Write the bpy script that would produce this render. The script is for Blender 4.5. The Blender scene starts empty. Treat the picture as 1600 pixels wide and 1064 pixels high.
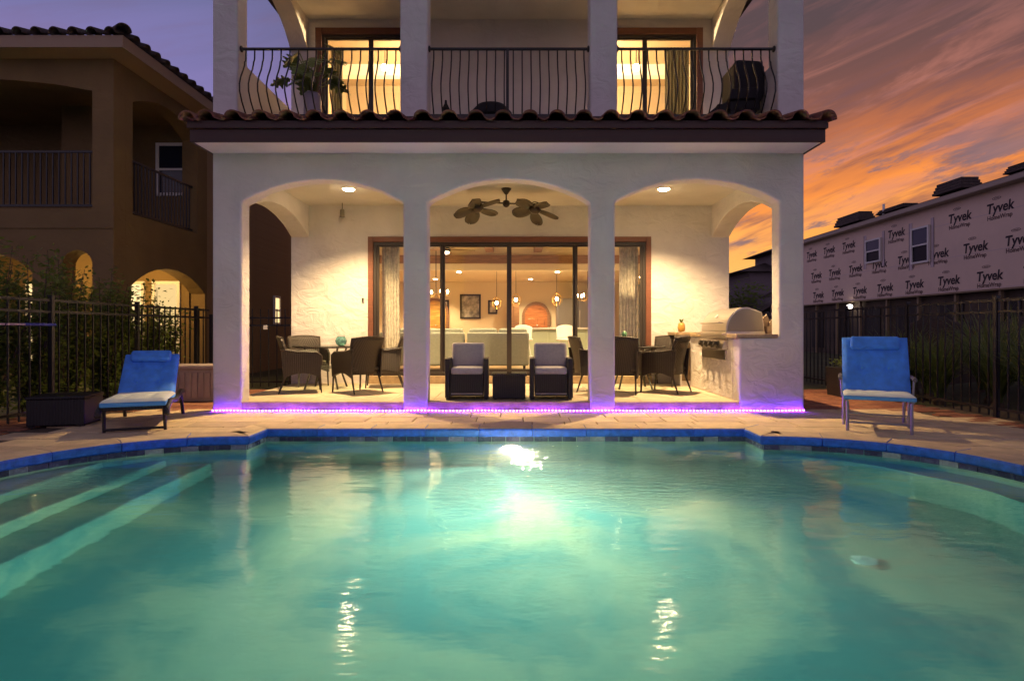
import bpy, bmesh, math, random
from math import pi, sin, cos, radians, sqrt, atan2
from mathutils import Vector, Matrix
from mathutils.geometry import tessellate_polygon
random.seed(7)
SC = bpy.context.scene
COL = SC.collection

# ------------------------------------------------------------------ camera
cd = bpy.data.cameras.new('camera'); cam = bpy.data.objects.new('camera', cd); COL.objects.link(cam)
cam.location = (0, 0, 1.155); cam.rotation_euler = (pi/2, 0, 0)
cd.sensor_width = 36; cd.lens = 950/1600*36; cd.shift_x = -5/1600; cd.shift_y = -17/1600
cd.clip_start = .05; cd.clip_end = 800
SC.camera = cam
SC.view_settings.view_transform = 'Standard'; SC.view_settings.look = 'None'
SC.view_settings.exposure = .97; SC.view_settings.gamma = 1
SC.cycles.use_denoising = True
SC.cycles.max_bounces = 8; SC.cycles.diffuse_bounces = 4; SC.cycles.glossy_bounces = 4
SC.cycles.transmission_bounces = 8; SC.cycles.transparent_max_bounces = 16
SC.cycles.sample_clamp_indirect = 4; SC.cycles.use_adaptive_sampling = True
SC.cycles.adaptive_threshold = .02
SKY = 1.0            # dusk sky
PORCH_W = 760; BALC_W = 600; POOL_L = 4200; LED = 95

# ------------------------------------------------------------------ node helpers
class N:
    def __init__(s, tree): s.t = tree; s.t.nodes.clear()
    def n(s, kind, **kw):
        nd = s.t.nodes.new(kind)
        for k, v in kw.items():
            if k.startswith('_'): setattr(nd, k[1:], v)
            else: s.set(nd, k.replace('__', ' '), v)
        return nd
    def set(s, nd, k, v):
        i = nd.inputs[int(k[1:])] if (k[0] == 'i' and k[1:].isdigit()) else nd.inputs[k]
        if hasattr(v, 'is_output') or hasattr(v, 'links'): s.t.links.new(v, i)
        else:
            if isinstance(v, (tuple, list)) and len(v) == 3 and getattr(i, 'type', '') == 'RGBA': v = (*v, 1)
            i.default_value = v
    def math(s, op, a, b=0.0, c=0.0, clamp=False):
        nd = s.n('ShaderNodeMath', _operation=op, _use_clamp=clamp)
        for k, v in enumerate((a, b, c)): s.set(nd, 'i%d' % k, v)
        return nd.outputs[0]
    def mix(s, f, a, b, mode='MIX'):
        nd = s.n('ShaderNodeMix', _data_type='RGBA', _blend_type=mode)
        s.set(nd, 'i0', f); s.set(nd, 'i6', a); s.set(nd, 'i7', b)
        return nd.outputs[2]
    def ramp(s, f, stops, interp='LINEAR'):
        nd = s.n('ShaderNodeValToRGB'); nd.color_ramp.interpolation = interp
        e = nd.color_ramp.elements
        while len(e) < len(stops): e.new(.5)
        for k, (p, c) in enumerate(stops):
            e[k].position = p; e[k].color = (*c, 1) if len(c) == 3 else c
        s.set(nd, 'Fac', f)
        return nd.outputs[0]
    def rng(s, v, a, b, c=0., d=1., smooth=False):
        nd = s.n('ShaderNodeMapRange', _interpolation_type='SMOOTHSTEP' if smooth else 'LINEAR')
        for k, q in enumerate((v, a, b, c, d)): s.set(nd, 'i%d' % k, q)
        return nd.outputs[0]
    def noise(s, vec, scale, detail=4, rough=.5, dist=0.):
        nd = s.n('ShaderNodeTexNoise', Vector=vec, Scale=scale, Detail=detail, Roughness=rough, Distortion=dist)
        return nd.outputs[0]
    def mapping(s, vec, scale=(1,1,1), rot=(0,0,0), loc=(0,0,0)):
        return s.n('ShaderNodeMapping', Vector=vec, Scale=scale, Rotation=rot, Location=loc).outputs[0]

MATS = {}
def mat(name, col, rough=.6, metal=0., noise=None, bump=None, spec=.5, emit=None, estr=0., objvar=0., coords='Object', trans=0., coat=0.):
    """noise=(scale, amount, detail, stretch), bump=(scale, strength, distance, stretch)"""
    if name in MATS: return MATS[name]
    m = bpy.data.materials.new(name); m.use_nodes = True; MATS[name] = m
    g = N(m.node_tree); tc = g.n('ShaderNodeTexCoord')
    vec = tc.outputs['Object'] if coords == 'Object' else g.n('ShaderNodeNewGeometry').outputs['Position']
    b = g.n('ShaderNodeBsdfPrincipled', Roughness=rough, Metallic=metal)
    b.inputs['Specular IOR Level'].default_value = spec
    b.inputs['Coat Weight'].default_value = coat
    c = (*col, 1)
    if noise:
        sc, am, de, st = (list(noise) + [4, (1,1,1)])[:4] if len(noise) < 4 else noise
        f = g.noise(g.mapping(vec, st), sc, de, .6)
        f = g.rng(f, .3, .7)
        lo = tuple(x*(1-am) for x in col); hi = tuple(min(1, x*(1+am*.7)) for x in col)
        c = g.mix(f, (*lo, 1), (*hi, 1))
        r = g.rng(f, 0, 1, max(0, rough-.08), min(1, rough+.08)); g.set(b, 'Roughness', r)
    if objvar:
        oi = g.n('ShaderNodeObjectInfo').outputs['Random']
        hs = g.n('ShaderNodeHueSaturation', Color=c, Value=g.rng(oi, 0, 1, 1-objvar, 1+objvar), Hue=g.rng(oi, 0, 1, .5-objvar*.04, .5+objvar*.04))
        c = hs.outputs[0]
    g.set(b, 'Base Color', c)
    if bump:
        sc, stg, dist, st = (list(bump) + [(1,1,1)])[:4]
        h = g.noise(g.mapping(vec, st), sc, 5, .6)
        g.set(b, 'Normal', g.n('ShaderNodeBump', Strength=stg, Distance=dist, Height=h).outputs[0])
    if emit:
        g.set(b, 'Emission Color', (*emit, 1)); g.set(b, 'Emission Strength', estr)
    if trans: g.set(b, 'Transmission Weight', trans)
    o = g.n('ShaderNodeOutputMaterial', Surface=b.outputs[0])
    return m

def stucco(name, col, amount=.5):
    m = bpy.data.materials.new(name); m.use_nodes = True; MATS[name] = m
    g = N(m.node_tree); p = g.n('ShaderNodeNewGeometry').outputs['Position']
    big = g.noise(p, 1.3, 3, .5)
    trow = g.noise(g.mapping(p, (1, 1, 1.5), (0, .5, .3)), 3.4, 5, .55, .8)
    fine = g.noise(p, 45, 3, .6)
    c = g.mix(g.rng(big, .3, .7), tuple(x*.9 for x in col)+(1,), tuple(min(1, x*1.06) for x in col)+(1,))
    c = g.mix(g.rng(g.noise(g.mapping(p, (1,1,.25)), 2.1, 5, .7), .55, .8, 0, .22), c, tuple(x*.62 for x in col)+(1,))
    h = g.math('ADD', g.math('MULTIPLY', g.rng(trow, .35, .7), 1.), g.math('MULTIPLY', fine, .07))
    bp = g.n('ShaderNodeBump', Strength=amount, Distance=.035, Height=h).outputs[0]
    b = g.n('ShaderNodeBsdfPrincipled', Roughness=.85, Normal=bp); g.set(b, 'Base Color', c)
    b.inputs['Specular IOR Level'].default_value = .25
    g.n('ShaderNodeOutputMaterial', Surface=b.outputs[0])
    return m

def glass_mat(name='pane_glass', tint=(.95, .97, .96), k=1.5):
    m = bpy.data.materials.new(name); m.use_nodes = True; MATS[name] = m
    g = N(m.node_tree)
    t = g.n('ShaderNodeBsdfTransparent', Color=(*tint, 1)); gl = g.n('ShaderNodeBsdfGlossy', Roughness=.01)
    f = g.n('ShaderNodeFresnel', IOR=k).outputs[0]
    mx = g.n('ShaderNodeMixShader', i0=f, i1=t.outputs[0], i2=gl.outputs[0])
    g.n('ShaderNodeOutputMaterial', Surface=mx.outputs[0])
    return m

def emis(name, col, s):
    if name in MATS: return MATS[name]
    m = bpy.data.materials.new(name); m.use_nodes = True; MATS[name] = m
    g = N(m.node_tree)
    e = g.n('ShaderNodeEmission', Color=(*col, 1), Strength=s); g.n('ShaderNodeOutputMaterial', Surface=e.outputs[0])
    return m

def wicker(name, col):
    m = bpy.data.materials.new(name); m.use_nodes = True; MATS[name] = m
    g = N(m.node_tree); v = g.n('ShaderNodeTexCoord').outputs['Object']
    w1 = g.n('ShaderNodeTexWave', _wave_type='BANDS', _bands_direction='Z', Vector=v, Scale=26, Distortion=.6).outputs[1]
    w2 = g.n('ShaderNodeTexWave', _wave_type='BANDS', _bands_direction='DIAGONAL', Vector=g.mapping(v, (1, 1, 0)), Scale=20).outputs[1]
    h = g.math('MULTIPLY', w1, w2)
    c = g.mix(h, tuple(x*.55 for x in col)+(1,), tuple(min(1, x*1.5) for x in col)+(1,))
    bp = g.n('ShaderNodeBump', Strength=.7, Distance=.006, Height=h).outputs[0]
    b = g.n('ShaderNodeBsdfPrincipled', Roughness=.42, Normal=bp); g.set(b, 'Base Color', c)
    g.n('ShaderNodeOutputMaterial', Surface=b.outputs[0])
    return m

# ------------------------------------------------------------------ dusk sky
W = bpy.data.worlds.new('World'); SC.world = W; W.use_nodes = True
def build_world():
    g = N(W.node_tree)
    d = g.n('ShaderNodeTexCoord').outputs['Generated']
    nv = g.n('ShaderNodeVectorMath', _operation='NORMALIZE', i0=d).outputs[0]
    sx = g.n('ShaderNodeSeparateXYZ', Vector=nv); x, y, z = sx.outputs
    hl = g.math('SQRT', g.math('ADD', g.math('MULTIPLY', x, x), g.math('ADD', g.math('MULTIPLY', y, y), 1e-4)))
    az = radians(30)
    dot = g.math('DIVIDE', g.math('ADD', g.math('MULTIPLY', x, sin(az)), g.math('MULTIPLY', y, cos(az))), hl)
    glow = g.rng(dot, .50, .97, 0, 1, True)
    zz = g.math('MAXIMUM', z, 0.)
    # streaked cloud sheets climbing to the right
    q = g.n('ShaderNodeCombineXYZ', X=g.math('MULTIPLY', x, 1.7), Y=g.math('MULTIPLY', y, 1.7),
            Z=g.math('MULTIPLY', g.math('SUBTRACT', z, g.math('MULTIPLY', x, .36)), 11)).outputs[0]
    st = g.noise(q, 1.25, 6, .55, .5)
    st2 = g.noise(q, 3.6, 5, .6, .3)
    zw = g.math('ADD', zz, g.math('MULTIPLY', g.math('SUBTRACT', st, .5), .16))
    sun = g.ramp(zw, [(0, (.45, .20, .12)), (.05, (.74, .46, .13)), (.13, (.86, .38, .085)), (.20, (.72, .245, .055)), (.26, (.38, .13, .06)),
                      (.33, (.16, .075, .065)), (.41, (.080, .056, .062)), (.8, (.06, .055, .085))])
    east = g.ramp(zw, [(0, (.24, .165, .31)), (.2, (.165, .13, .29)), (.36, (.115, .10, .225)), (.52, (.055, .07, .135)), (.9, (.06, .062, .10))])
    back = g.ramp(zw, [(0, (.23, .175, .25)), (.3, (.20, .155, .225)), (.7, (.11, .09, .135)), (1, (.06, .062, .10))])
    sun = g.mix(1., sun, (.72, .66, .64, 1), 'MULTIPLY')
    c = g.mix(glow, g.mix(g.rng(dot, .25, -.35, 0, 1, True), east, back), sun)
    pk = g.math('MULTIPLY', g.rng(g.noise(q, 2.1, 6, .6, .6), .50, .68, 0, .7, True), g.math('MULTIPLY', glow, g.math('MULTIPLY', g.rng(z, .10, .22, 0, 1), g.rng(z, .40, .28, .25, 1))))
    c = g.mix(pk, c, (.33, .125, .095, 1))
    dark = g.math('MULTIPLY', g.rng(st2, .46, .70, 0, .75, True), g.rng(glow, 0, 1, .18, 1))
    c = g.mix(dark, c, (.105, .05, .052, 1))
    # torn grey-violet cumulus low over the houses
    q2 = g.n('ShaderNodeCombineXYZ', X=g.math('MULTIPLY', x, 3.2), Y=g.math('MULTIPLY', y, 3.2),
             Z=g.math('MULTIPLY', g.math('SUBTRACT', z, g.math('MULTIPLY', x, .30)), 13)).outputs[0]
    n3 = g.noise(q2, 1.55, 9, .66, .25)
    band = g.math('MULTIPLY', g.rng(z, .07, .14, 0, 1, True), g.rng(z, .30, .21, 0, 1, True))
    cl = g.math('MULTIPLY', g.rng(n3, .50, .585, 0, .85, True), g.math('MULTIPLY', band, g.rng(glow, 0, 1, .25, 1)))
    c = g.mix(cl, c, (.115, .08, .095, 1))
    b = g.n('ShaderNodeBackground', Color=c, Strength=SKY)
    g.n('ShaderNodeOutputWorld', Surface=b.outputs[0])
build_world()

# ------------------------------------------------------------------ mesh helpers
class MB:
    def __init__(s): s.v = []; s.f = []; s.mi = []; s.cur = 0
    def add(s, vs, fs):
        o = len(s.v); s.v += [tuple(p) for p in vs]
        for f in fs: s.f.append(tuple(i+o for i in f)); s.mi.append(s.cur)
        return s
    def box(s, c, d, rot=None):
        hx, hy, hz = (q/2 for q in d); R = rot or Matrix.Identity(3)
        vs = [Vector(c) + R @ Vector((a*hx, b*hy, e*hz)) for a in (-1, 1) for b in (-1, 1) for e in (-1, 1)]
        return s.add(vs, [(0,1,3,2), (4,6,7,5), (0,4,5,1), (2,3,7,6), (0,2,6,4), (1,5,7,3)])
    def span(s, a, b):
        return s.box([(p+q)/2 for p, q in zip(a, b)], [abs(q-p) for p, q in zip(a, b)])
    def tube(s, pts, r, n=8, caps=True, flat=None):
        pts = [Vector(p) for p in pts]; R = r if isinstance(r, (list, tuple)) else [r]*len(pts)
        rings = []; up = None
        for i, p in enumerate(pts):
            t = (pts[min(i+1, len(pts)-1)] - pts[max(i-1, 0)]).normalized()
            if up is None:
                up = Vector((0, 0, 1)) if abs(t.z) < .9 else Vector((0, 1, 0))
            a = t.cross(up).normalized(); b = a.cross(t).normalized(); up = b
            rings.append([p + (a*cos(2*pi*k/n+pi/n) + b*sin(2*pi*k/n+pi/n))*R[i] for k in range(n)])
        vs = [q for rg in rings for q in rg]; fs = []
        for i in range(len(pts)-1):
            for k in range(n):
                fs.append((i*n+k, i*n+(k+1) % n, (i+1)*n+(k+1) % n, (i+1)*n+k))
        if caps: fs += [tuple(reversed(range(n))), tuple((len(pts)-1)*n+k for k in range(n))]
        return s.add(vs, fs)
    def lathe(s, prof, c=(0,0,0), n=24, sy=1., rot=None):
        vs = []; fs = []; R = rot or Matrix.Identity(3)
        for r, z in prof:
            for k in range(n):
                vs.append(Vector(c) + R @ Vector((r*cos(2*pi*k/n), r*sin(2*pi*k/n)*sy, z)))
        for i in range(len(prof)-1):
            for k in range(n): fs.append((i*n+k, i*n+(k+1) % n, (i+1)*n+(k+1) % n, (i+1)*n+k))
        fs += [tuple(reversed(range(n))), tuple((len(prof)-1)*n+k for k in range(n))]
        return s.add(vs, fs)
    def prism(s, poly, h0, h1, axis='y'):
        """poly in the plane across axis: y -> (x,z), x -> (y,z), z -> (x,y)"""
        mk = {'y': lambda p, h: (p[0], h, p[1]), 'x': lambda p, h: (h, p[0], p[1]), 'z': lambda p, h: (p[0], p[1], h)}[axis]
        n = len(poly); vs = [mk(p, h0) for p in poly] + [mk(p, h1) for p in poly]
        fs = [tuple(range(n)), tuple(reversed(range(n, 2*n)))]
        fs += [((k+1) % n, k, k+n, (k+1) % n+n) for k in range(n)]
        return s.add(vs, fs)
    def grid(s, fn, nu, nv):
        vs = [fn(u/nu, v/nv) for v in range(nv+1) for u in range(nu+1)]
        return s.add(vs, [(v*(nu+1)+u, v*(nu+1)+u+1, (v+1)*(nu+1)+u+1, (v+1)*(nu+1)+u) for v in range(nv) for u in range(nu)])
    def mesh(s, name, mats, smooth=False, fix=True):
        me = bpy.data.meshes.new(name); me.from_pydata(s.v, [], s.f)
        for m in (mats if isinstance(mats, (list, tuple)) else [mats]): me.materials.append(m)
        if any(s.mi): me.polygons.foreach_set('material_index', s.mi)
        if fix:
            bm = bmesh.new(); bm.from_mesh(me); bmesh.ops.recalc_face_normals(bm, faces=bm.faces); bm.to_mesh(me); bm.free()
        me.validate()
        if smooth: me.shade_smooth()
        me.update(); return me

def link(name, me, parent=None, loc=(0,0,0), rot=(0,0,0), bevel=0., seg=2, thick=0., smooth_by=None):
    o = bpy.data.objects.new(name, me); COL.objects.link(o); o.location = loc; o.rotation_euler = rot
    if parent: o.parent = parent
    if thick:
        q = o.modifiers.new('thick', 'SOLIDIFY'); q.thickness = thick; q.offset = 0
    if bevel:
        q = o.modifiers.new('bevel', 'BEVEL'); q.width = bevel; q.segments = seg; q.limit_method = 'ANGLE'; q.angle_limit = radians(38)
    return o
def obj(name, mb, m, parent=None, smooth=False, **kw):
    return link(name, mb.mesh(name, m, smooth), parent, **kw)
def tag(o, label, cat, group=None):
    o['label'] = label; o['category'] = cat
    if group: o['group'] = group
    return o
def thing(name, label, cat, loc=(0,0,0), rz=0., group=None):
    o = bpy.data.objects.new(name, None); COL.objects.link(o); o.location = loc; o.rotation_euler = (0, 0, rz)
    o.empty_display_size = .1
    return tag(o, label, cat, group)
def part_empty(name, parent, loc=(0,0,0), rot=(0,0,0)):
    o = bpy.data.objects.new(name, None); COL.objects.link(o); o.parent = parent; o.location = loc; o.rotation_euler = rot
    return o
def struct(o): o['kind'] = 'structure'; return o
def dup(root, label=None, loc=None, rz=None):
    def cp(o, par):
        c = o.copy(); COL.objects.link(c); c.parent = par
        for ch in list(o.children): cp(ch, c)
        return c
    r = cp(root, None)
    if label: r['label'] = label
    if loc is not None: r.location = loc
    if rz is not None: r.rotation_euler = (0, 0, rz)
    return r
def RZ(a): return Matrix.Rotation(a, 3, 'Z')
def RX(a): return Matrix.Rotation(a, 3, 'X')
def RY(a): return Matrix.Rotation(a, 3, 'Y')
def lamp(name, kind, loc, w, col, size=.05, parent=None, rot=(0,0,0), **kw):
    l = bpy.data.lights.new(name, kind); l.energy = w; l.color = col
    if kind == 'AREA': l.size = size
    else: l.shadow_soft_size = size
    for k, v in kw.items(): setattr(l, k, v)
    o = bpy.data.objects.new(name, l); COL.objects.link(o); o.location = loc; o.rotation_euler = rot
    if parent: o.parent = parent
    return o

# ------------------------------------------------------------------ materials
M_st = stucco('white_stucco', (.64, .60, .57), .42)
M_stc = stucco('ceiling_stucco', (.62, .59, .54), .12)
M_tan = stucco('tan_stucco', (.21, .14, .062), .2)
M_tan2 = mat('tan_siding', (.30, .20, .11), .8, bump=(2.2, .8, .02, (.02, .02, 3)))
M_brown = mat('brown_wood_trim', (.16, .055, .028), .5, noise=(6, .25, 4, (1, 1, 8)))
M_bronze = mat('dark_bronze_frame', (.035, .026, .02), .4, spec=.5)
M_fascia = mat('dark_brown_fascia', (.045, .017, .014), .55, noise=(3, .3, 4, (.3, 1, 6)))
M_black = mat('black_metal', (.012, .011, .012), .4)
M_tile = mat('clay_roof_tile', (.20, .075, .045), .75, noise=(9, .5, 5, (1,1,1)), bump=(30, .3, .01), objvar=.25)
M_tiled = mat('dark_roof_tile', (.07, .05, .045), .8, noise=(9, .5, 5, (1,1,1)), objvar=.2)
M_pave = mat('beige_paver', (.64, .485, .285), .8, noise=(5, .22, 6, (1,1,1)), bump=(38, .35, .012), objvar=.12, coords='World')
M_joint = mat('sandy_joint', (.10, .07, .045), .95, noise=(20, .4, 4, (1,1,1)), coords='World')
M_brick = mat('red_brick_paver', (.30, .115, .06), .85, noise=(8, .4, 5, (1,1,1)), bump=(40, .4, .01), objvar=.25, coords='World')
M_floor = mat('porch_stone_tile', (.50, .40, .27), .6, noise=(3.5, .2, 6, (1,1,1)), bump=(30, .15, .006), objvar=.06, coords='World')
M_cap = mat('tan_counter_stone', (.42, .30, .17), .5, noise=(9, .35, 6, (1,1,1)), bump=(25, .25, .008))
M_blue = mat('coping_dusk_blue', (.03, .12, .62), .35, noise=(16, .35, 5, (1,1,1)), bump=(50, .25, .006), objvar=.12)  # stone front faces; the blue is dusk sky light put into the colour
M_wick = wicker('dark_brown_wicker', (.040, .028, .020))
M_wick2 = wicker('black_wicker', (.018, .014, .015))
M_cush = mat('grey_cushion', (.33, .31, .34), .9, noise=(30, .12, 3, (1,1,1)), bump=(60, .2, .004))
M_cblue = mat('cushion_shade_blue', (.065, .26, .80), .85, noise=(12, .2, 4, (1,1,1)), bump=(18, .3, .012))  # cushion backs: sky-blue shade painted into the light blue
M_cpale = mat('cushion_lit_pale', (.60, .66, .62), .9, noise=(9, .1, 4, (1,1,1)), bump=(14, .35, .012))  # same cushions, seat part: warm lamplight painted in as a pale colour
M_cedge = mat('blue_lit_fabric', (.10, .34, .70), .85)  # cushion edges and sling; blue light painted into the colour
M_steel = mat('stainless_steel', (.60, .56, .50), .28, 1., bump=(4, .08, .004, (1, 60, 1)))
M_alu = mat('grey_aluminium', (.30, .29, .31), .4, .8)
M_wood = mat('stained_wood', (.24, .12, .05), .5, noise=(4, .4, 5, (1, 1, 10)))
M_cream = mat('cream_interior_paint', (.72, .60, .42), .85)
M_peach = mat('peach_bedroom_paint', (.30, .225, .14), .85)
M_wht = mat('white_paint', (.78, .76, .72), .55)
M_dark = mat('dark_interior', (.03, .025, .022), .8)
M_glass = glass_mat()
M_gt = glass_mat('table_glass', (.85, .93, .9), 1.5)
M_soil = mat('dark_soil', (.055, .035, .022), .95, noise=(2.5, .5, 6, (1,1,1)), bump=(9, .8, .05), coords='World')
M_lawn = mat('dry_grass_ground', (.07, .075, .03), .95, noise=(1.2, .5, 7, (1,1,1)), bump=(12, .8, .05), coords='World')
M_leaf = mat('shrub_leaf', (.095, .15, .03), .5, noise=(2, .6, 3, (1,1,1)), coords='World')
M_leaf2 = mat('grass_blade', (.11, .16, .045), .55, noise=(3, .5, 3, (1,1,1)), coords='World')
def leafy(name, col, tr):
    m = bpy.data.materials.new(name); m.use_nodes = True
    g = N(m.node_tree); p = g.n('ShaderNodeNewGeometry').outputs['Position']
    f = g.rng(g.noise(p, 7, 3, .6), .3, .7); f2 = g.noise(p, 1.1, 2, .5)
    c = g.mix(f, tuple(x*.5 for x in col)+(1,), tuple(x*1.5 for x in col)+(1,)); c = g.mix(g.rng(f2, .5, .8, 0, .5), c, (col[0]*1.6, col[1]*1.1, col[2], 1))
    b = g.n('ShaderNodeBsdfPrincipled', Roughness=.42); g.set(b, 'Base Color', c)
    t = g.n('ShaderNodeBsdfTranslucent', Color=tr)
    mx = g.n('ShaderNodeMixShader', i0=.45, i1=b.outputs[0], i2=t.outputs[0]); g.n('ShaderNodeOutputMaterial', Surface=mx.outputs[0]); return m
M_leaf = leafy('shrub_leaf_cards', (.115, .165, .03), (.24, .30, .06)); M_leaf2 = leafy('grass_blades', (.12, .17, .05), (.22, .28, .07))
M_bark = mat('bark', (.08, .055, .035), .9)
WARM = (1, .67, .32)

# ================================================================== SETTING
# ---- pool outline: middle basin with a rounded bay on each side
XL, XR, YF, YN = -2.90, 2.68, 7.06, 1.0
CLY, CLN, CRL, CRR, RB = 4.93, 3.55, XL-.02, XR+.02, 1.64
def outline(off=0., n=22):
    """clockwise from the near-left corner; off grows the pool outwards"""
    p = [(XL-off, YN-off)]
    r = RB+off
    am = math.acos((off-.02)/r)          # where the bay meets the straight side
    al = [-am + 2*am*k/n for k in range(n+1)]
    cy = lambda t: CLN if t < 0 else CLY
    p += [(CRL-r*cos(t), cy(t)+r*sin(t)) for t in al]
    p += [(XL-off, YF+off), (XR+off, YF+off)]
    p += [(CRR+r*cos(t), cy(t)+r*sin(t)) for t in reversed(al)]
    p += [(XR+off, YN-off)]
    return p
WZ = -.125; FZ = -1.35
def chains(off=0.):
    """left and right edge points with matching y"""
    o = outline(off); h = len(o)//2
    return o[:h], list(reversed(o[h:]))
def pool_quads(off, z, up=True):
    L, R = chains(off); n = len(L)
    mb = MB(); mb.add([(x, y, z) for x, y in L] + [(x, y, z) for x, y in R], [(k, n+k, n+k+1, k+1) for k in range(n-1) if L[k+1][1]-L[k][1] > 1e-7 or abs(L[k+1][0]-L[k][0]) > 1e-7])
    return mb
def sheet_hole(outer, hole, z):
    """flat sheet round a rectangular hole, four rectangles"""
    (x0, y0), (x1, y1) = outer; (a0, b0), (a1, b1) = hole; mb = MB()
    for q in ((x0, y0, x1, b0), (x0, b1, x1, y1), (x0, b0, a0, b1), (a1, b0, x1, b1)):
        mb.add([(q[0], q[1], z), (q[2], q[1], z), (q[2], q[3], z), (q[0], q[3], z)], [(0, 1, 2, 3)])
    return mb
g_ = obj('ground', sheet_hole(((-320, -60), (320, 420)), ((-7.0, -3.2), (7.0, 9.2)), -.07), M_lawn); struct(g_)
mb = sheet_hole(((-7.1, -3.3), (7.1, 9.3)), ((-7.0, YN-.14), (7.0, YF+.14)), -.016)
for side, X in zip(chains(.14), (-7.0, 7.0)):
    n_ = len(side)
    mb.add([(x, y, -.016) for x, y in side] + [(X, y, -.016) for x, y in side], [(k, k+1, n_+k+1, n_+k) for k in range(n_-1)])
deck = obj('pool_deck', mb, M_joint); struct(deck)
deck['label'] = 'beige paved pool deck'

# ---- pool basin
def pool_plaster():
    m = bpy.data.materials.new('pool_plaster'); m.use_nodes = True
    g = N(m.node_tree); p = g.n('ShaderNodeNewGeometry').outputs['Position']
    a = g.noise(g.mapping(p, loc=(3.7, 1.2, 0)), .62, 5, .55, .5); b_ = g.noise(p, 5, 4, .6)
    c = g.mix(g.rng(a, .40, .60, 0, 1, True), (.15, .36, .38, 1), (.62, .62, .48, 1))  # mottled plaster; cream paints in the house's reflection, teal the water's tint
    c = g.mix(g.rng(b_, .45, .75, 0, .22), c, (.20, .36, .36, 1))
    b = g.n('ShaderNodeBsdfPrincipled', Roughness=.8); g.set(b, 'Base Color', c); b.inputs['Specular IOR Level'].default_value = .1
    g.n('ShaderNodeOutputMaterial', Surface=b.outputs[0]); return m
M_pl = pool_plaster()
ol = outline(0)
mb = MB(); n = len(ol)
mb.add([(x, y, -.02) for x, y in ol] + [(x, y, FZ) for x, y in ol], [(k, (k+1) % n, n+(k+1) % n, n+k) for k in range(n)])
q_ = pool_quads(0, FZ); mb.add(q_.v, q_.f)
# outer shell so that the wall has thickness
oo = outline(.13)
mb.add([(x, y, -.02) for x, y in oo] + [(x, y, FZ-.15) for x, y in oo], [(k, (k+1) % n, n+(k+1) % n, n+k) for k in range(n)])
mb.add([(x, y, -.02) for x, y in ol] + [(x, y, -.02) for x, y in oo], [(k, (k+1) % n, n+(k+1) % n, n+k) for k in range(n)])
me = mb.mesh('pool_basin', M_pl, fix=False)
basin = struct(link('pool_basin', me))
# steps in the left bay (treads run towards the house)
for k, (xe, zt) in enumerate(((-4.10, -.30), (-3.66, -.56), (-3.26, -.84))):
    r = RB-.004; x0 = max(CRL-r, -99)
    ys = [a for a in range(0)]
    a0 = math.acos(min(1, (CRL-xe)/r))
    poly = [(CRL-r*cos(t), (CLY if t > 0 else CLN)+r*sin(t)) for t in [(-a0+2*a0*i/21) for i in range(22)]]
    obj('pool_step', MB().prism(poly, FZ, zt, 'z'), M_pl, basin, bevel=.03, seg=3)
# bench ring in the right bay
BA = [radians(-84+168*i/27) for i in range(28)]
poly = [(CRR+(RB-.004)*cos(t), (CLY if t > 0 else CLN)+(RB-.004)*sin(t)) for t in BA]
poly += [(CRR+(RB-.008-.34*min(1, (radians(84.5)-abs(t))/.9))*cos(t), (CLY if t > 0 else CLN)+(RB-.008-.34*min(1, (radians(84.5)-abs(t))/.9))*sin(t)) for t in reversed(BA)]
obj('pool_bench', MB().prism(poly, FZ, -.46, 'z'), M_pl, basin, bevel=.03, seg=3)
dr = obj('floor_drain', MB().lathe([(.0, 0), (.09, 0), (.085, .022), (.03, .028), (.028, .02), (0, .02)], n=24), mat('white_drain', (.80, .82, .78), .5), basin, loc=(2.55, 4.45, FZ+.002))
# pool light in the far wall
pl = thing('pool_light', 'glowing round underwater lamp set in the far pool wall', 'pool light', (-.04, YF, -.50))
obj('lens', MB().lathe([(0, 0), (.095, 0), (.092, .012), (.05, .017), (0, .018)], n=28, rot=RX(pi/2)), emis('pool_lamp', (1, .76, .46), POOL_L), pl, loc=(0, -.012, 0))
obj('bezel', MB().lathe([(.098, 0), (.13, 0), (.125, .02), (.098, .024)], n=28, rot=RX(pi/2)), M_steel, pl, loc=(0, -.004, 0))

lamp('bulb', 'SPOT', (0, -.06, 0), 600, (1, .74, .44), .1, pl, rot=(radians(85), 0, pi), spot_size=radians(130), spot_blend=1.)
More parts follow.
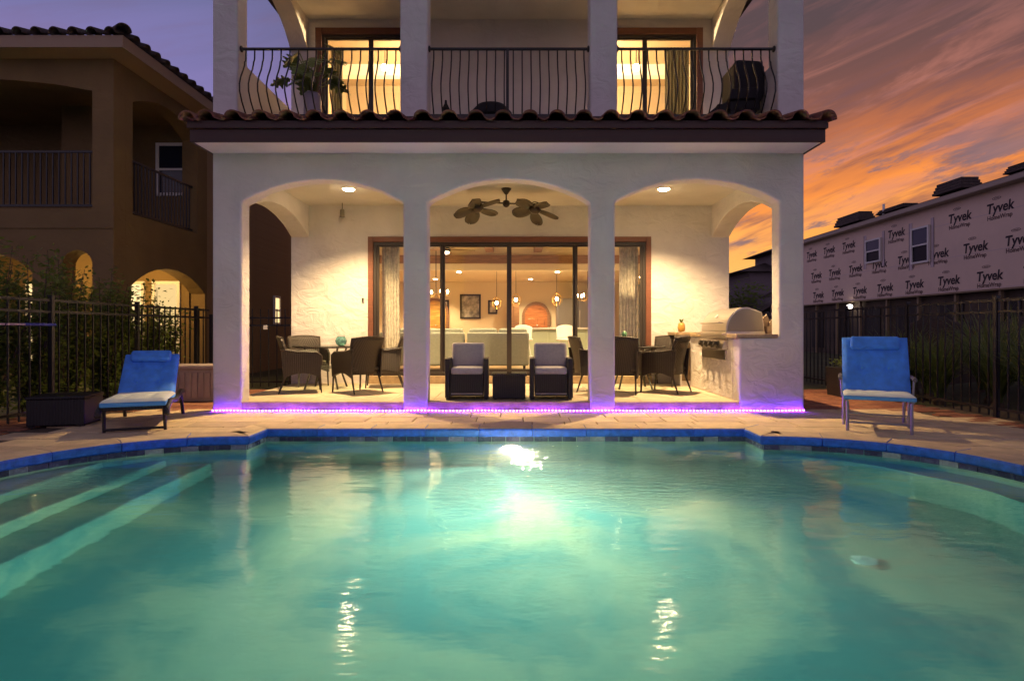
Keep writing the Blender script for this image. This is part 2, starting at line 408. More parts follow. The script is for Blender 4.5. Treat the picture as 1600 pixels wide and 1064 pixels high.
# ---- water: one closed body
def water_mat():
    m = bpy.data.materials.new('pool_water'); m.use_nodes = True
    g = N(m.node_tree); p = g.n('ShaderNodeNewGeometry').outputs['Position']
    s = g.n('ShaderNodeSeparateXYZ', Vector=p)
    def spot(cx, cy, rx, ry):
        dx = g.math('DIVIDE', g.math('SUBTRACT', s.outputs[0], cx), rx); dy = g.math('DIVIDE', g.math('SUBTRACT', s.outputs[1], cy), ry)
        return g.rng(g.math('ADD', g.math('MULTIPLY', dx, dx), g.math('MULTIPLY', dy, dy)), 1, 0, 0, 1, True)
    jets = g.math('MAXIMUM', spot(.75, 5.6, 1.0, 1.5), spot(-.35, 4.8, .35, .8))
    jets = g.math('MAXIMUM', jets, g.math('MULTIPLY', spot(1.9, 5.3, .8, 1.0), .7))
    jets = g.math('MAXIMUM', jets, g.math('MULTIPLY', spot(-3.7, 5.2, .5, .5), .8))
    slow = g.noise(p, 1.2, 2, .5)
    chop = g.noise(g.mapping(p, (1, 2.2, 1)), 7, 4, .62, .8)
    h = g.math('ADD', g.math('MULTIPLY', slow, .10), g.math('MULTIPLY', g.math('MULTIPLY', g.math('SUBTRACT', chop, .5), jets), .5))
    h = g.math('ADD', h, g.math('MULTIPLY', g.noise(g.mapping(p, (1, 2., 1)), 4.5, 2, .5), .030))
    bp = g.n('ShaderNodeBump', Strength=1., Distance=.16, Height=h).outputs[0]
    b = g.n('ShaderNodeBsdfGlass', IOR=1.33, Roughness=g.rng(jets, 0, 1, .095, .025), Normal=bp)
    va = g.n('ShaderNodeVolumeAbsorption', Color=(.05, .74, .86, 1), Density=.30)
    vs = g.n('ShaderNodeVolumeScatter', Color=(.9, .95, 1, 1), Density=.03, Anisotropy=.35)
    vo = g.n('ShaderNodeAddShader', i0=va.outputs[0], i1=vs.outputs[0])
    g.n('ShaderNodeOutputMaterial', Surface=b.outputs[0], Volume=vo.outputs[0]); return m
wo = outline(.03)
L_, R_ = chains(.03); n = len(L_); mb = MB()
ids = lambda lvl, side, k: lvl*2*n + side*n + k
fs = []
for k in range(n-1):
    fs += [(ids(0, 0, k), ids(0, 1, k), ids(0, 1, k+1), ids(0, 0, k+1)), (ids(1, 0, k+1), ids(1, 1, k+1), ids(1, 1, k), ids(1, 0, k)),
           (ids(0, 0, k), ids(0, 0, k+1), ids(1, 0, k+1), ids(1, 0, k)), (ids(0, 1, k+1), ids(0, 1, k), ids(1, 1, k), ids(1, 1, k+1))]
for k, e in ((0, 1), (n-1, -1)):
    f = (ids(0, 1, k), ids(0, 0, k), ids(1, 0, k), ids(1, 1, k)); fs.append(f if e > 0 else tuple(reversed(f)))
mb.add([(x, y, z) for z in (WZ, FZ-.05) for ch_ in (L_, R_) for x, y in ch_], fs)
struct(link('pool_water', mb.mesh('pool_water', water_mat())))

# ---- coping stones, waterline tiles along the pool edge
def resample(path, step):
    out = []
    for (a, b) in zip(path[:-1], path[1:]):
        a = Vector(a); b = Vector(b); out.append((a, b))
    return out
def along(path, L):
    """cut a polyline in pieces of about L, returning lists of points"""
    pts = [Vector(p) for p in path]; seg = [(pts[i+1]-pts[i]).length for i in range(len(pts)-1)]
    tot = sum(seg); k = max(1, round(tot/L)); res = []
    def at(d):
        for i, q in enumerate(seg):
            if d <= q+1e-9: return pts[i]+(pts[i+1]-pts[i])*(d/q if q else 0), i
            d -= q
        return pts[-1], len(seg)-1
    for i in range(k):
        d0, d1 = tot*i/k, tot*(i+1)/k
        res.append([at(d0+(d1-d0)*t/3)[0] for t in range(4)])
    return res
olc = outline(0)
iL = [0, 1, 23, 24]; iR = [25, 26, 48, 49]
# pieces of the visible rim: left bay arc, left return, far edge, right return, right bay arc, and the near sides
runs = [olc[iL[1]:iL[2]+1], [olc[iL[2]], olc[iL[3]]], [olc[iL[3]], olc[iR[0]]], [olc[iR[0]], olc[iR[1]]], olc[iR[1]:iR[2]+1],
        [olc[iR[2]], olc[iR[3]]], [olc[iR[3]], olc[iL[0]]], [olc[iL[0]], olc[iL[1]]]]
def strip(piece, prof, gap, m0=None, m1=None):
    """sweep a profile (outward offset, z) along a short piece"""
    pts = [Vector((p.x, p.y)) for p in piece]; n = len(pts); rings = []
    for i, p in enumerate(pts):
        t = (pts[min(i+1, n-1)]-pts[max(i-1, 0)]).normalized()
        nrm = Vector((-t.y, t.x))
        if i == 0 and m0 is not None: nrm = m0
        if i == n-1 and m1 is not None: nrm = m1
        q = p + (t*gap if i == 0 else (-t*gap if i == n-1 else t*0))
        rings.append([(q.x+nrm.x*o, q.y+nrm.y*o, z) for o, z in prof])
    m = len(prof); mb = MB(); vs = [v for r in rings for v in r]; fs = []
    for i in range(n-1):
        for k in range(m): fs.append((i*m+k, i*m+(k+1) % m, (i+1)*m+(k+1) % m, (i+1)*m+k))
    fs += [tuple(range(m)), tuple((n-1)*m+k for k in reversed(range(m)))]
    mb.add(vs, fs); return mb
M_wt = [mat('waterline_tile_%d' % i, c, .25, noise=(14, .3, 4, (1,1,1))) for i, c in enumerate(((.05, .045, .11), (.24, .20, .30), (.10, .075, .17), (.40, .36, .38)))]
CW = .26
prof_c = [(-.030, -.082), (-.042, -.065), (-.045, -.012), (-.036, .008), (-.012, .018), (CW, .018), (CW, -.05), (-.02, -.084)]
def joint(p0, p1):
    t = ((p0[-1]-p0[-2]).normalized()+(p1[1]-p1[0]).normalized()).normalized(); return Vector((-t.y, t.x))
def edge_n(a, b):
    t = (Vector(b)-Vector(a)).normalized(); return Vector((-t.y, t.x))
def mitre(r0, r1):
    n0 = edge_n(r0[-2], r0[-1]); n1 = edge_n(r1[0], r1[1]); return (n0+n1)/(1+n0.dot(n1))
for ri, run in enumerate(runs):
    near = ri in (5, 6, 7)
    ms, me_ = mitre(runs[ri-1], run), mitre(run, runs[(ri+1) % 8]); pcs = along(run, .62)
    for pi_, pc in enumerate(pcs):
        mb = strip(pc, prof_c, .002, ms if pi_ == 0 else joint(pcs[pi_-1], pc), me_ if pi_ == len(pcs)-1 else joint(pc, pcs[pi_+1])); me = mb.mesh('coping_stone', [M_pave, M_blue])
        for f in me.polygons:
            c = f.center
            # bullnose faces (everything but the flat top and the back) get the dusk sky's blue painted in
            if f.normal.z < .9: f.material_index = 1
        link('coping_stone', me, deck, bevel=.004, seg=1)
    if near: continue
    for k, pc in enumerate(along(run, .165)):
        mb = strip(pc, [(-.012, -.20), (-.012, -.088), (.004, -.088), (.004, -.20)], .003)
        obj('waterline_tile', mb, M_wt[random.choice((0, 1, 2, 3, 0, 2, 1))], basin)

# ---- deck pavers, cut round the coping
cut_poly = outline(CW-.03)
cut_me = MB().prism(cut_poly, -1, 1, 'z').mesh('cutter', M_pave)
cut_o = bpy.data.objects.new('cutter', cut_me); COL.objects.link(cut_o)
def in_poly(x, y, P):
    c = False; j = len(P)-1
    for i in range(len(P)):
        if (P[i][1] > y) != (P[j][1] > y) and x < (P[j][0]-P[i][0])*(y-P[i][1])/(P[j][1]-P[i][1])+P[i][0]: c = not c
        j = i
    return c
def chamfered(w, d, h=.03, ch=.006):
    mb = MB()
    a, b = w/2, d/2
    mb.add([(-a, -b, -h), (a, -b, -h), (a, b, -h), (-a, b, -h), (-a, -b, -ch), (a, -b, -ch), (a, b, -ch), (-a, b, -ch),
            (-a+ch, -b+ch, 0), (a-ch, -b+ch, 0), (a-ch, b-ch, 0), (-a+ch, b-ch, 0)],
           [(0,1,5,4), (1,2,6,5), (2,3,7,6), (3,0,4,7), (4,5,9,8), (5,6,10,9), (6,7,11,10), (7,4,8,11), (8,9,10,11), (3,2,1,0)])
    return mb
PV = {w: chamfered(w-.013, .387).mesh('paver', M_pave) for w in (.6, .4, .8)}
def place_pavers():
    y = 4.03; row = 0
    while y < 8.55:
        x = -5.62 + (.3 if row % 2 else 0) + random.uniform(-.06, .06)
        while x < 5.6:
            w = random.choice((.6, .6, .4, .8)); cx, cy = x+w/2, y+.2
            cor = [(cx+a*w/2, cy+b*.2) for a in (-1, -.75, -.5, -.25, 0, .25, .5, .75, 1) for b in (-1, -.5, 0, .5, 1)]
            ins = [in_poly(*q, cut_poly) for q in cor]
            x += w
            if all(ins): continue
            o = link('paver', PV[w], deck, (cx, cy, random.uniform(-.0015, .0015)), (random.uniform(-.002, .002), random.uniform(-.002, .002), 0))
            if any(ins):
                q = o.modifiers.new('cut', 'BOOLEAN'); q.operation = 'DIFFERENCE'; q.object = cut_o; q.solver = 'EXACT'
                cuts.append(o)
        y += .4; row += 1
cuts = []
place_pavers()
bpy.context.view_layer.update()
dg = bpy.context.evaluated_depsgraph_get()
for o in cuts:
    me = bpy.data.meshes.new_from_object(o.evaluated_get(dg)); me.name = 'paver'
    o.modifiers.clear(); o.data = me
for o in cuts:
    if len(o.data.polygons) == 0: bpy.data.objects.remove(o)
bpy.data.objects.remove(cut_o)
# red brick paving beside the house and along the fences
BK = chamfered(.292, .142, .035, .005).mesh('brick', M_brick)
rb = {}
for nm, x0, x1, y0, y1 in (('a', -6.02, -4.32, 8.62, 11.9), ('b', 4.14, 6.2, 8.62, 11.9), ('c', -6.6, -5.68, 6.4, 8.5), ('d', 5.72, 6.3, 5.2, 8.5)):
    sh = struct(obj('brick_path', MB().box(((x0+x1)/2, (y0+y1)/2, -.05), (x1-x0, y1-y0, .05)), M_joint))
    y = y0+.08; r = 0; big = nm in 'ab'
    while y < y1-.05:
        x = x0+.15+(.15 if r % 2 else 0)
        while x < x1-.1:
            link('brick', BK, sh, (x, y, random.uniform(-.003, .002)), (0, 0, random.uniform(-.01, .01))); x += .3
        y += .15; r += 1

# ================================================================== MAIN HOUSE
FY, FT, BY = 8.57, .28, 11.58
HL, HR = -4.27, 4.075
house = thing('house', 'white stucco two storey house with three arched porch bays and lit balcony', 'house', (0, FY, 0))
def hp(name, mb, m, parent=None, smooth=False, **kw):
    """house part given in world coordinates"""
    o = obj(name, mb, m, parent or house, smooth, **kw)
    o.location = Vector(o.location) - Vector((0, FY, 0)) if not parent else o.location
    return o
def seg_arch(x0, x1, zs, za, n=14):
    """points of a segmental arch from x0 to x1 (springing zs, apex za)"""
    w = (x1-x0)/2; h = za-zs; R = (w*w+h*h)/(2*h); cx = (x0+x1)/2; cz = za-R; a = math.asin(w/R)
    return [(cx+R*sin(-a+2*a*k/n)+random.uniform(-.003, .003)*(0 < k < n), cz+R*cos(-a+2*a*k/n)+random.uniform(-.004, .004)*(0 < k < n)) for k in range(n+1)]
PZ = .135
pl_ = []
pl_ += [(HL, -.05), (HL, 4.06), (HR, 4.06), (HR, -.05)]
pl_ += [(3.165, -.05), (3.165, 1.03), (3.726, 1.03)] + list(reversed(seg_arch(1.407, 3.726, 2.96, 3.275))) + [(1.407, -.05)]
pl_ += [(1.055, -.05)] + list(reversed(seg_arch(-1.236, 1.055, 2.95, 3.275))) + [(-1.236, -.05)]
pl_ += [(-1.579, -.05)] + list(reversed(seg_arch(-3.861, -1.579, 2.95, 3.265))) + [(-3.861, -.05)]
hp('front_wall', MB().prism(pl_, FY, FY+FT), M_st, bevel=.03, seg=3)
# side walls with arches: (y,z) polygons
def side_wall(x0, x1, name, base):
    a = seg_arch(FY+FT+.02, BY-.01, 2.92, 3.24)
    p = [(FY+FT+.002, 3.95), (BY+.002, 3.95), (BY+.002, 2.90)] + list(reversed(a)) + [(FY+FT+.002, 2.93)]
    hp(name, MB().prism(p, x0, x1, 'x'), M_st, bevel=.025, seg=3)
side_wall(HL+.004, -3.93, 'side_arch', 0)
side_wall(3.735, HR-.004, 'side_arch', 1)
# back wall of the porch with the wide door opening; second leaf closes the house body
bw = [(HL, 0), (HL, 4.0), (HR, 4.0), (HR, 0), (2.585, 0), (2.585, 2.92), (-2.80, 2.92), (-2.80, 0)]
hp('porch_back_wall', MB().prism(bw, BY, BY+.25), M_st, bevel=.01)
hp('porch_ceiling', MB().span((HL+.05, FY+.05, 3.51), (HR-.05, BY+.1, 3.62)), M_stc)
# porch slab and its stone tiles
slab = struct(obj('porch_floor', MB().span((HL+.05, FY+.03, -.06), (HR-.05, BY+.02, PZ-.012)), M_joint))
TL = chamfered(.594, .594, .02, .004).mesh('tile', M_floor)
TE = chamfered(.594, .29, .02, .004).mesh('tile', M_floor)
for i in range(14):
    for j in range(5):
        x = HL+.08+.3+i*.6; y = FY+.05+.3+j*.6
        if x > HR-.2: continue
        link('tile', TL, slab, (x, y, PZ+random.uniform(-.0008, .0008)))
hp('porch_step_edge', MB().span((-3.861, FY+.012, -.04), (-1.579, FY+.048, PZ-.004)), M_cap)
hp('porch_step_edge', MB().span((-1.236, FY+.012, -.04), (1.055, FY+.048, PZ-.004)), M_cap)
hp('porch_step_edge', MB().span((1.407, FY+.012, -.04), (3.165, FY+.048, PZ-.004)), M_cap)

# eave: soffit, fascia boards, clay tiles
hp('soffit', MB().span((HL, 8.07, 3.637), (HR-.01, FY+.01, 3.66)), M_stc)
hp('fascia', MB().span((-4.30, 8.03, 3.63), (4.10, 8.066, 3.80)), M_fascia, bevel=.006)
hp('fascia', MB().span((-4.32, 7.99, 3.802), (4.12, 8.06, 3.875)), M_fascia, bevel=.006)
for x in (-4.30, 4.06): hp('fascia', MB().span((x, 8.067, 3.63), (x+.036, FY+.1, 3.872)), M_fascia, bevel=.006)
hp('roof_deck', MB().prism([(8.0, 3.876), (8.0, 3.90), (FY+.02, 4.02), (FY+.02, 3.876)], -4.31, 4.11, 'x'), M_fascia)
def s_tile(p=.345, L=.44, r=.085, th=.016, n=10):
    """one S-shaped clay tile: pan and roll, running along +y and rising"""
    prof = []
    for k in range(6):
        t = k/5; prof.append((-p/2 + t*(p*.42), .012 - .03*sin(pi*t)))
    for k in range(n+1):
        a = pi - pi*k/n; prof.append((p*.21 + .105*cos(a)*1.0, .01 + r*sin(a)))
    mb = MB(); m = len(prof)
    top = [(x, 0, z) for x, z in prof] + [(x, L, z) for x, z in prof]
    bot = [(x*.98, 0, z-th) for x, z in prof] + [(x*.98, L, z-th) for x, z in prof]
    mb.add(top+bot, [(k, k+1, m+k+1, m+k) for k in range(m-1)] + [(2*m+k+1, 2*m+k, 3*m+k, 3*m+k+1) for k in range(m-1)] +
           [(k+1, k, 2*m+k, 2*m+k+1) for k in range(m-1)] + [(m+k, m+k+1, 3*m+k+1, 3*m+k) for k in range(m-1)])
    return mb.mesh('roof_tile', M_tile, True)
ST = s_tile()
rf = part_empty('roof', house, (0, 0, 0))
nt = 24
for j in range(2):
    for i in range(nt):
        x = -4.10 + i*(8.13/(nt-1)) - .02
        link('roof_tile', ST, rf, (x, 7.93-FY+j*.33, 3.925+j*.07), (radians(11.5), 0, random.uniform(-.015, .015)))
def roll_tile(L=.5, r=.12):
    mb = MB(); n = 12
    top = [(r*cos(pi*k/n), 0, r*sin(pi*k/n)) for k in range(n+1)]; th = .02
    inn = [((r-th)*cos(pi*k/n), 0, (r-th)*sin(pi*k/n)) for k in range(n+1)]
    f = [(x*.94, L, z*.94) for x, _, z in top]; g2 = [(x*.94, L, z*.94) for x, _, z in inn]; m = n+1
    mb.add(top+f+inn+g2, [(k, k+1, m+k+1, m+k) for k in range(n)] + [(2*m+k+1, 2*m+k, 3*m+k, 3*m+k+1) for k in range(n)] + [(k+1, k, 2*m+k, 2*m+k+1) for k in range(n)]
           + [(0, m, 3*m, 2*m), (n, 2*m+n, 3*m+n, m+n)])
    return mb.mesh('edge_tile', M_tile, True)
RTL = roll_tile(.52, .115)
for x in (-4.27, 4.07):
    link('edge_tile', RTL, rf, (x, 7.90-FY, 3.885), (radians(9), 0, 0)); link('edge_tile', RTL, rf, (x, 8.26-FY, 3.95), (radians(9), 0, 0))

# upper storey
BZ = 4.12
hp('balcony_floor', MB().span((HL+.01, FY+.006, 3.63), (HR-.01, BY+.1, BZ)), M_stc)
hp('balcony_edge', MB().span((HL+.3, FY-.03, BZ-.04), (HR-.3, FY+.004, BZ+.03)), M_fascia)
cols = ((HL, -3.915), (-1.625, -1.236), (1.055, 1.443), (3.70, HR))
for x0, x1 in cols: hp('column', MB().span((x0, FY, 4.0), (x1, FY+.33, 6.9)), M_st, bevel=.03, seg=3)
hp('front_beam', MB().span((HL, FY+.004, 6.86), (HR, FY+.326, 7.5)), M_st, bevel=.03, seg=3)
hp('upper_ceiling', MB().span((HL+.02, FY+.02, 7.06), (HR-.02, BY+.1, 7.2)), M_stc)
for x0, x1 in ((HL+.004, -3.94), (3.735, HR-.004)):
    a = seg_arch(FY+.36, BY-.01, 6.42, 6.97)
    p = [(FY+.331, 7.4), (BY+.002, 7.4), (BY+.002, 6.38)] + list(reversed(a)) + [(FY+.331, 6.4)]
    hp('side_arch', MB().prism(p, x0, x1, 'x'), M_st, bevel=.025, seg=3)
    hp('side_parapet', MB().span((x0, FY+.331, BZ-.05), (x1, BY+.01, 5.02)), M_st, bevel=.025, seg=3)
uw = [(HL, 3.9), (HL, 7.5), (HR, 7.5), (HR, 3.9), (3.57, 3.9), (3.57, 6.89), (1.55, 6.89), (1.55, 3.9), (-1.75, 3.9), (-1.75, 6.89), (-3.80, 6.89), (-3.80, 3.9)]
hp('balcony_back_wall', MB().prism(uw, BY+.003, BY+.25), M_st, bevel=.01)
hp('main_roof', MB().add([(HL-.5, FY-.5, 7.5), (HR+.5, FY-.5, 7.5), (HR+.5, 22.5, 7.5), (HL-.5, 22.5, 7.5), (-1.5, 13, 9), (1.3, 13, 9), (1.3, 18, 9), (-1.5, 18, 9)],
   [(0,1,5,4), (1,2,6,5), (2,3,7,6), (3,0,4,7), (4,5,6,7), (3,2,1,0)]), M_tiled)
# house body behind
hp('side_wall', MB().span((HL, BY+.24, 0), (HL+.2, 21.4, 7.5)), M_st)
hp('side_wall', MB().span((HR-.2, BY+.24, 0), (HR, 21.4, 7.5)), M_st)
hp('rear_wall', MB().span((HL+.2, 21.2, 0), (HR-.2, 21.4, 7.5)), M_st)
hp('middle_floor', MB().span((HL+.2, BY+.25, 3.42), (HR-.2, 21.2, 4.1)), M_cream)

# railings with belly balusters
def belly():
    pts = [(0, 0, 0), (0, -.03, .03), (0, -.13, .14), (0, -.20, .26), (0, -.205, .36), (0, -.16, .48), (0, -.085, .60), (0, -.045, .69), (0, -.04, .735), (0, -.015, .755), (0, -.005, .80), (0, 0, .93)]
    return MB().tube(pts, .0105, 6).mesh('baluster', M_black, True)
BAL = belly()
for (x0, x1, mid) in ((-3.915, -1.625, None), (-1.236, 1.055, -.11), (1.443, 3.70, None)):
    rl = part_empty('railing', house, (0, 0, 0))
    y = FY+.10-FY
    obj('top_rail', MB().box(((x0+x1)/2, y, 5.15), (x1-x0+.02, .045, .03)), M_black, rl, bevel=.006)
    obj('bottom_rail', MB().box(((x0+x1)/2, y, 4.205), (x1-x0+.02, .03, .028)), M_black, rl)
    for x in (x0, x1): obj('rail_socket', MB().lathe([(.035, 0), (.045, .006), (.045, .02), (.03, .03)], (x, y, 5.15), 12, rot=RY(pi/2 if x == x0 else -pi/2)), M_black, rl)
    n = 18; 
    for i in range(n):
        x = x0+(x1-x0)*(i+.6)/(n+.2)
        link('baluster', BAL, rl, (x, y, 4.215))
    if mid is not None: obj('post', MB().box((mid, y, 4.65), (.04, .04, 1.0)), M_black, rl)
    else:
        xm = x0+.9 if x0 < 0 else x1-.98

# sliding doors
def sliding(name, x0, x1, z0, z1, mull, tr=.10, y=BY, label=None, sillz=None):
    d = part_empty(name, house, (0, y-FY, 0))
    if label: d['label'] = label
    T = lambda a, b: MB().span((a[0], -.035, a[1]), (b[0], .12, b[1]))
    obj('trim', T((x0, z0), (x0+tr, z1)), M_brown, d, bevel=.006); obj('trim', T((x1-tr, z0), (x1, z1)), M_brown, d, bevel=.006)
    obj('trim', MB().span((x0+tr, -.032, z1-tr), (x1-tr, .12, z1)), M_brown, d, bevel=.006)
    a, b, t = x0+tr, x1-tr, z1-tr
    F = .055
    obj('frame', MB().span((a, .0, z0), (a+F, .14, t)), M_bronze, d); obj('frame', MB().span((b-F, .0, z0), (b, .14, t)), M_bronze, d)
    obj('frame', MB().span((a+F, .0, t-F), (b-F, .14, t)), M_bronze, d)
    obj('track', MB().span((a, -.01, z0-.02), (b, .16, z0+.035)), M_bronze, d)
    xs = [a+F] + [m for m, w in mull] + [b-F]
    for k in range(len(xs)-1):
        yy = .05 if k in (0, len(xs)-2) else .085
        l, r = xs[k], xs[k+1]
        obj('stile', MB().span((l-.0, yy-.02, z0+.04), (l+.045, yy+.02, t-F)), M_bronze, d)
        obj('stile', MB().span((r-.045, yy-.0201, z0+.04), (r, yy+.0201, t-F)), M_bronze, d)
        obj('stile', MB().span((l+.045, yy-.019, z0+.04), (r-.045, yy+.019, z0+.10)), M_bronze, d)
        obj('stile', MB().span((l+.045, yy-.019, t-F-.03), (r-.045, yy+.019, t-F)), M_bronze, d)
        obj('pane', MB().add([(l+.04, yy, z0+.09), (r-.04, yy, z0+.09), (r-.04, yy, t-F-.02), (l+.04, yy, t-F-.02)], [(0,1,2,3)]), M_glass, d)
    if sillz is not None: obj('door_step', MB().span((x0, -.10, sillz), (x1, .12, z0-.022)), M_cap, d, bevel=.008)
    return d
sliding('sliding_door', -2.80, 2.585, .30, 2.92, ((-1.39, 0), (-.115, 1), (1.146, 0)), sillz=PZ)
sliding('sliding_door', -3.80, -1.75, BZ+.03, 6.89, ((-2.755, 0),), tr=.12, y=BY+.004)
sliding('sliding_door', 1.55, 3.57, BZ+.03, 6.89, ((2.475, 0),), tr=.12, y=BY+.004)

# downlights
def downlight(loc, label, w, spot=True):
    t = thing('downlight', label, 'downlight', loc, group='recessed ceiling downlights')
    obj('bezel', MB().lathe([(.086, 0), (.115, 0), (.11, -.014), (.086, -.012)], n=24), M_wht, t)
    obj('lens', MB().lathe([(0, -.002), (.088, -.002), (.08, -.028), (.04, -.04), (0, -.042)], n=20), emis('porch_lens', (1, .74, .42), 75), t)
    lamp('bulb', 'SPOT', (0, 0, -.05), w, WARM, .07, t, spot_size=radians(126), spot_blend=.6)
downlight((-2.78, 10.15, 3.508), 'lit recessed downlight above the dining set without the grill', PORCH_W)
downlight((2.48, 10.15, 3.508), 'lit recessed downlight above the dining set beside the grill', PORCH_W)

# LED strip along the foot of the porch
ld = thing('led_strip', 'purple glowing strip light along the foot of the porch', 'strip light', (0, FY, 0))
obj('strip_backing', MB().span((HL, -.016, .012), (HR, -.004, .024)), M_wht, ld)
mb = MB(); n = 168
for i in range(n):
    x = HL+.02+(HR-HL-.04)*i/(n-1); mb.box((x, -.022, .018+.004*sin(i*.35)), (.016, .011, .013))
be = obj('led_bead', mb, emis('led', (.15, .022, 1), LED), ld); be['kind'] = 'stuff'

# ================================================================== INTERIOR
room = part_empty('living_room', house, (0, -FY, 0))
room.location = (0, -FY, 0)
IZ = .30
def ip(name, mb, m, **kw): return obj(name, mb, m, room, **kw)
M_ifl = mat('interior_floor', (.34, .24, .14), .35, noise=(3, .25, 5, (1,1,1)))
ip('room_floor', MB().span((-4.05, BY+.15, .1), (3.86, 21.19, IZ-.005)), M_ifl)
ip('room_ceiling', MB().span((-4.06, BY+.255, 3.30), (3.87, 15.0, 3.41)), M_cream)
ip('kitchen_ceiling', MB().span((-4.06, 15.2, 2.80), (3.87, 21.19, 2.95)), M_cream)
ip('ceiling_beam', MB().span((-4.06, 15.0, 2.62), (3.87, 15.24, 3.40)), M_cream)
ip('ceiling_beam', MB().span((-4.05, 14.9, 2.78), (3.86, 14.998, 2.98)), M_wood)
for x in (-.62, .55): ip('ceiling_beam', MB().span((x-.1, BY+.4, 3.05), (x+.1, 14.9, 3.298)), M_wood)
ip('inner_wall', MB().span((-4.06, BY+.26, .2), (-4.0, 21.19, 3.4)), M_cream)
ip('inner_wall', MB().span((3.81, BY+.26, .2), (3.87, 21.19, 3.4)), M_cream)
ip('inner_wall', MB().span((-4.0, 21.05, .2), (3.81, 21.19, 3.0)), M_cream)
# a partition with an arched wooden door at the end of the hall
def arched_door(name, label, x, y, w, h, m):
    t = thing(name, label, 'door', (x, y, IZ))
    p = [(-w/2, 0), (w/2, 0)] + [(w/2*cos(pi*k/14), h-w/2+w/2*sin(pi*k/14)) for k in range(15)]
    obj('door_leaf', MB().prism(p, -.03, 0.), m, t)
    fr = [(-w/2-.09, 0), (-w/2, 0)] + [(-w/2*cos(pi*k/14), h-w/2+w/2*sin(pi*k/14)) for k in range(15)] + [(w/2, 0), (w/2+.09, 0)] + [((w/2+.09)*cos(pi*k/14), h-w/2+(w/2+.09)*sin(pi*k/14)) for k in range(15)]
    obj('door_frame', MB().prism(fr, -.06, .0), M_wood, t)
    for s in (-1, 1): obj('door_panel', MB().box((s*w*.22, -.04, h*.42), (w*.3, .02, h*.6)), m, t, bevel=.008)
    obj('handle', MB().lathe([(0, 0), (.02, 0), (.025, .04), (0, .05)], (.04, -.03, 1.0), 10, rot=RX(pi/2)), M_steel, t)
M_od = mat('orange_wood_door', (.42, .15, .04), .35, noise=(3, .4, 5, (1, 1, 6)))
M_yd = mat('amber_wood_door', (.55, .30, .06), .4, noise=(3, .4, 5, (1, 1, 6)))
arched_door('arched_door', 'orange wooden arched front door beyond the kitchen', .72, 21.02, .78, 1.72, M_od)
arched_door('arched_door', 'amber wooden arched door beside the framed pictures', -2.78, 21.02, .8, 1.85, M_yd)
# hall cabinet next to the door
cb = thing('hall_cabinet', 'tall dark wooden cabinet beside the arched front door', 'cabinet', (-.06, 20.75, IZ))
obj('carcass', MB().span((-.2, -.2, 0), (.2, .24, 1.75)), M_wood, cb, bevel=.01)
for s in (-1, 1): obj('cabinet_door', MB().span((s*.1-.09, -.22, .1), (s*.1+.09, -.201, 1.65)), M_wood, cb, bevel=.006)
# framed pictures
M_art = [mat('picture_art_a', (.32, .30, .26), .5, noise=(5, .8, 3, (1,1,1))), mat('picture_art_b', (.5, .45, .36), .5, noise=(7, .6, 3, (1,1,1)))]
for x, z, w, h, k, lb in ((-2.45, 1.93, .32, .5, 1, 'small dark framed picture beside the amber arched door'), (-1.55, 1.95, .72, .85, 0, 'large dark framed picture in the middle of the kitchen wall'), (-.78, 1.93, .32, .48, 1, 'small dark framed picture beside the tall hall cabinet')):
    t = thing('framed_picture', lb, 'picture', (x, 21.045, z))
    for a in ((-w/2, -h/2, w/2, -h/2+.06), (-w/2, h/2-.06, w/2, h/2), (-w/2, -h/2+.06, -w/2+.06, h/2-.06), (w/2-.06, -h/2+.06, w/2, h/2-.06)):
        obj('frame_bar', MB().span((a[0], -.04, a[1]), (a[2], -.003, a[3])), M_dark, t)
    obj('picture_sheet', MB().span((-w/2+.055, -.018, -h/2+.055), (w/2-.055, -.006, h/2-.055)), M_art[k], t)
# sofas seen from behind
M_sofa = mat('grey_green_sofa', (.33, .35, .29), .9, noise=(20, .1, 3, (1,1,1)), bump=(40, .2, .004))
for x, lb in ((-1.95, 'grey green sofa seen from behind, nearer the patterned curtain and dining set'), (-.02, 'grey green sofa seen from behind, beside the white bar stools')):
    w = 1.78 if x < -1 else 1.30
    t = thing('sofa', lb, 'sofa', (x if x < -1 else -.36, 12.75, IZ), group='sofas behind the sliding door')
    obj('back', MB().span((-w/2, -.1, .1), (w/2, .14, .80)), M_sofa, t, bevel=.05, seg=3)
    obj('seat', MB().span((-w/2+.02, .15, .12), (w/2-.02, .86, .42)), M_sofa, t, bevel=.05, seg=3)
    for q in range(2):
        obj('back_cushion', MB().span((-w/2+.04+q*(w/2-.03), .02, .62), (-.02+q*(w/2-.02), .26, .88)), M_sofa, t, bevel=.06, seg=3)
    for s in (-1, 1): obj('foot', MB().lathe([(.025, 0), (.03, .12)], (s*(w/2-.1), 0, 0), 10), M_dark, t)
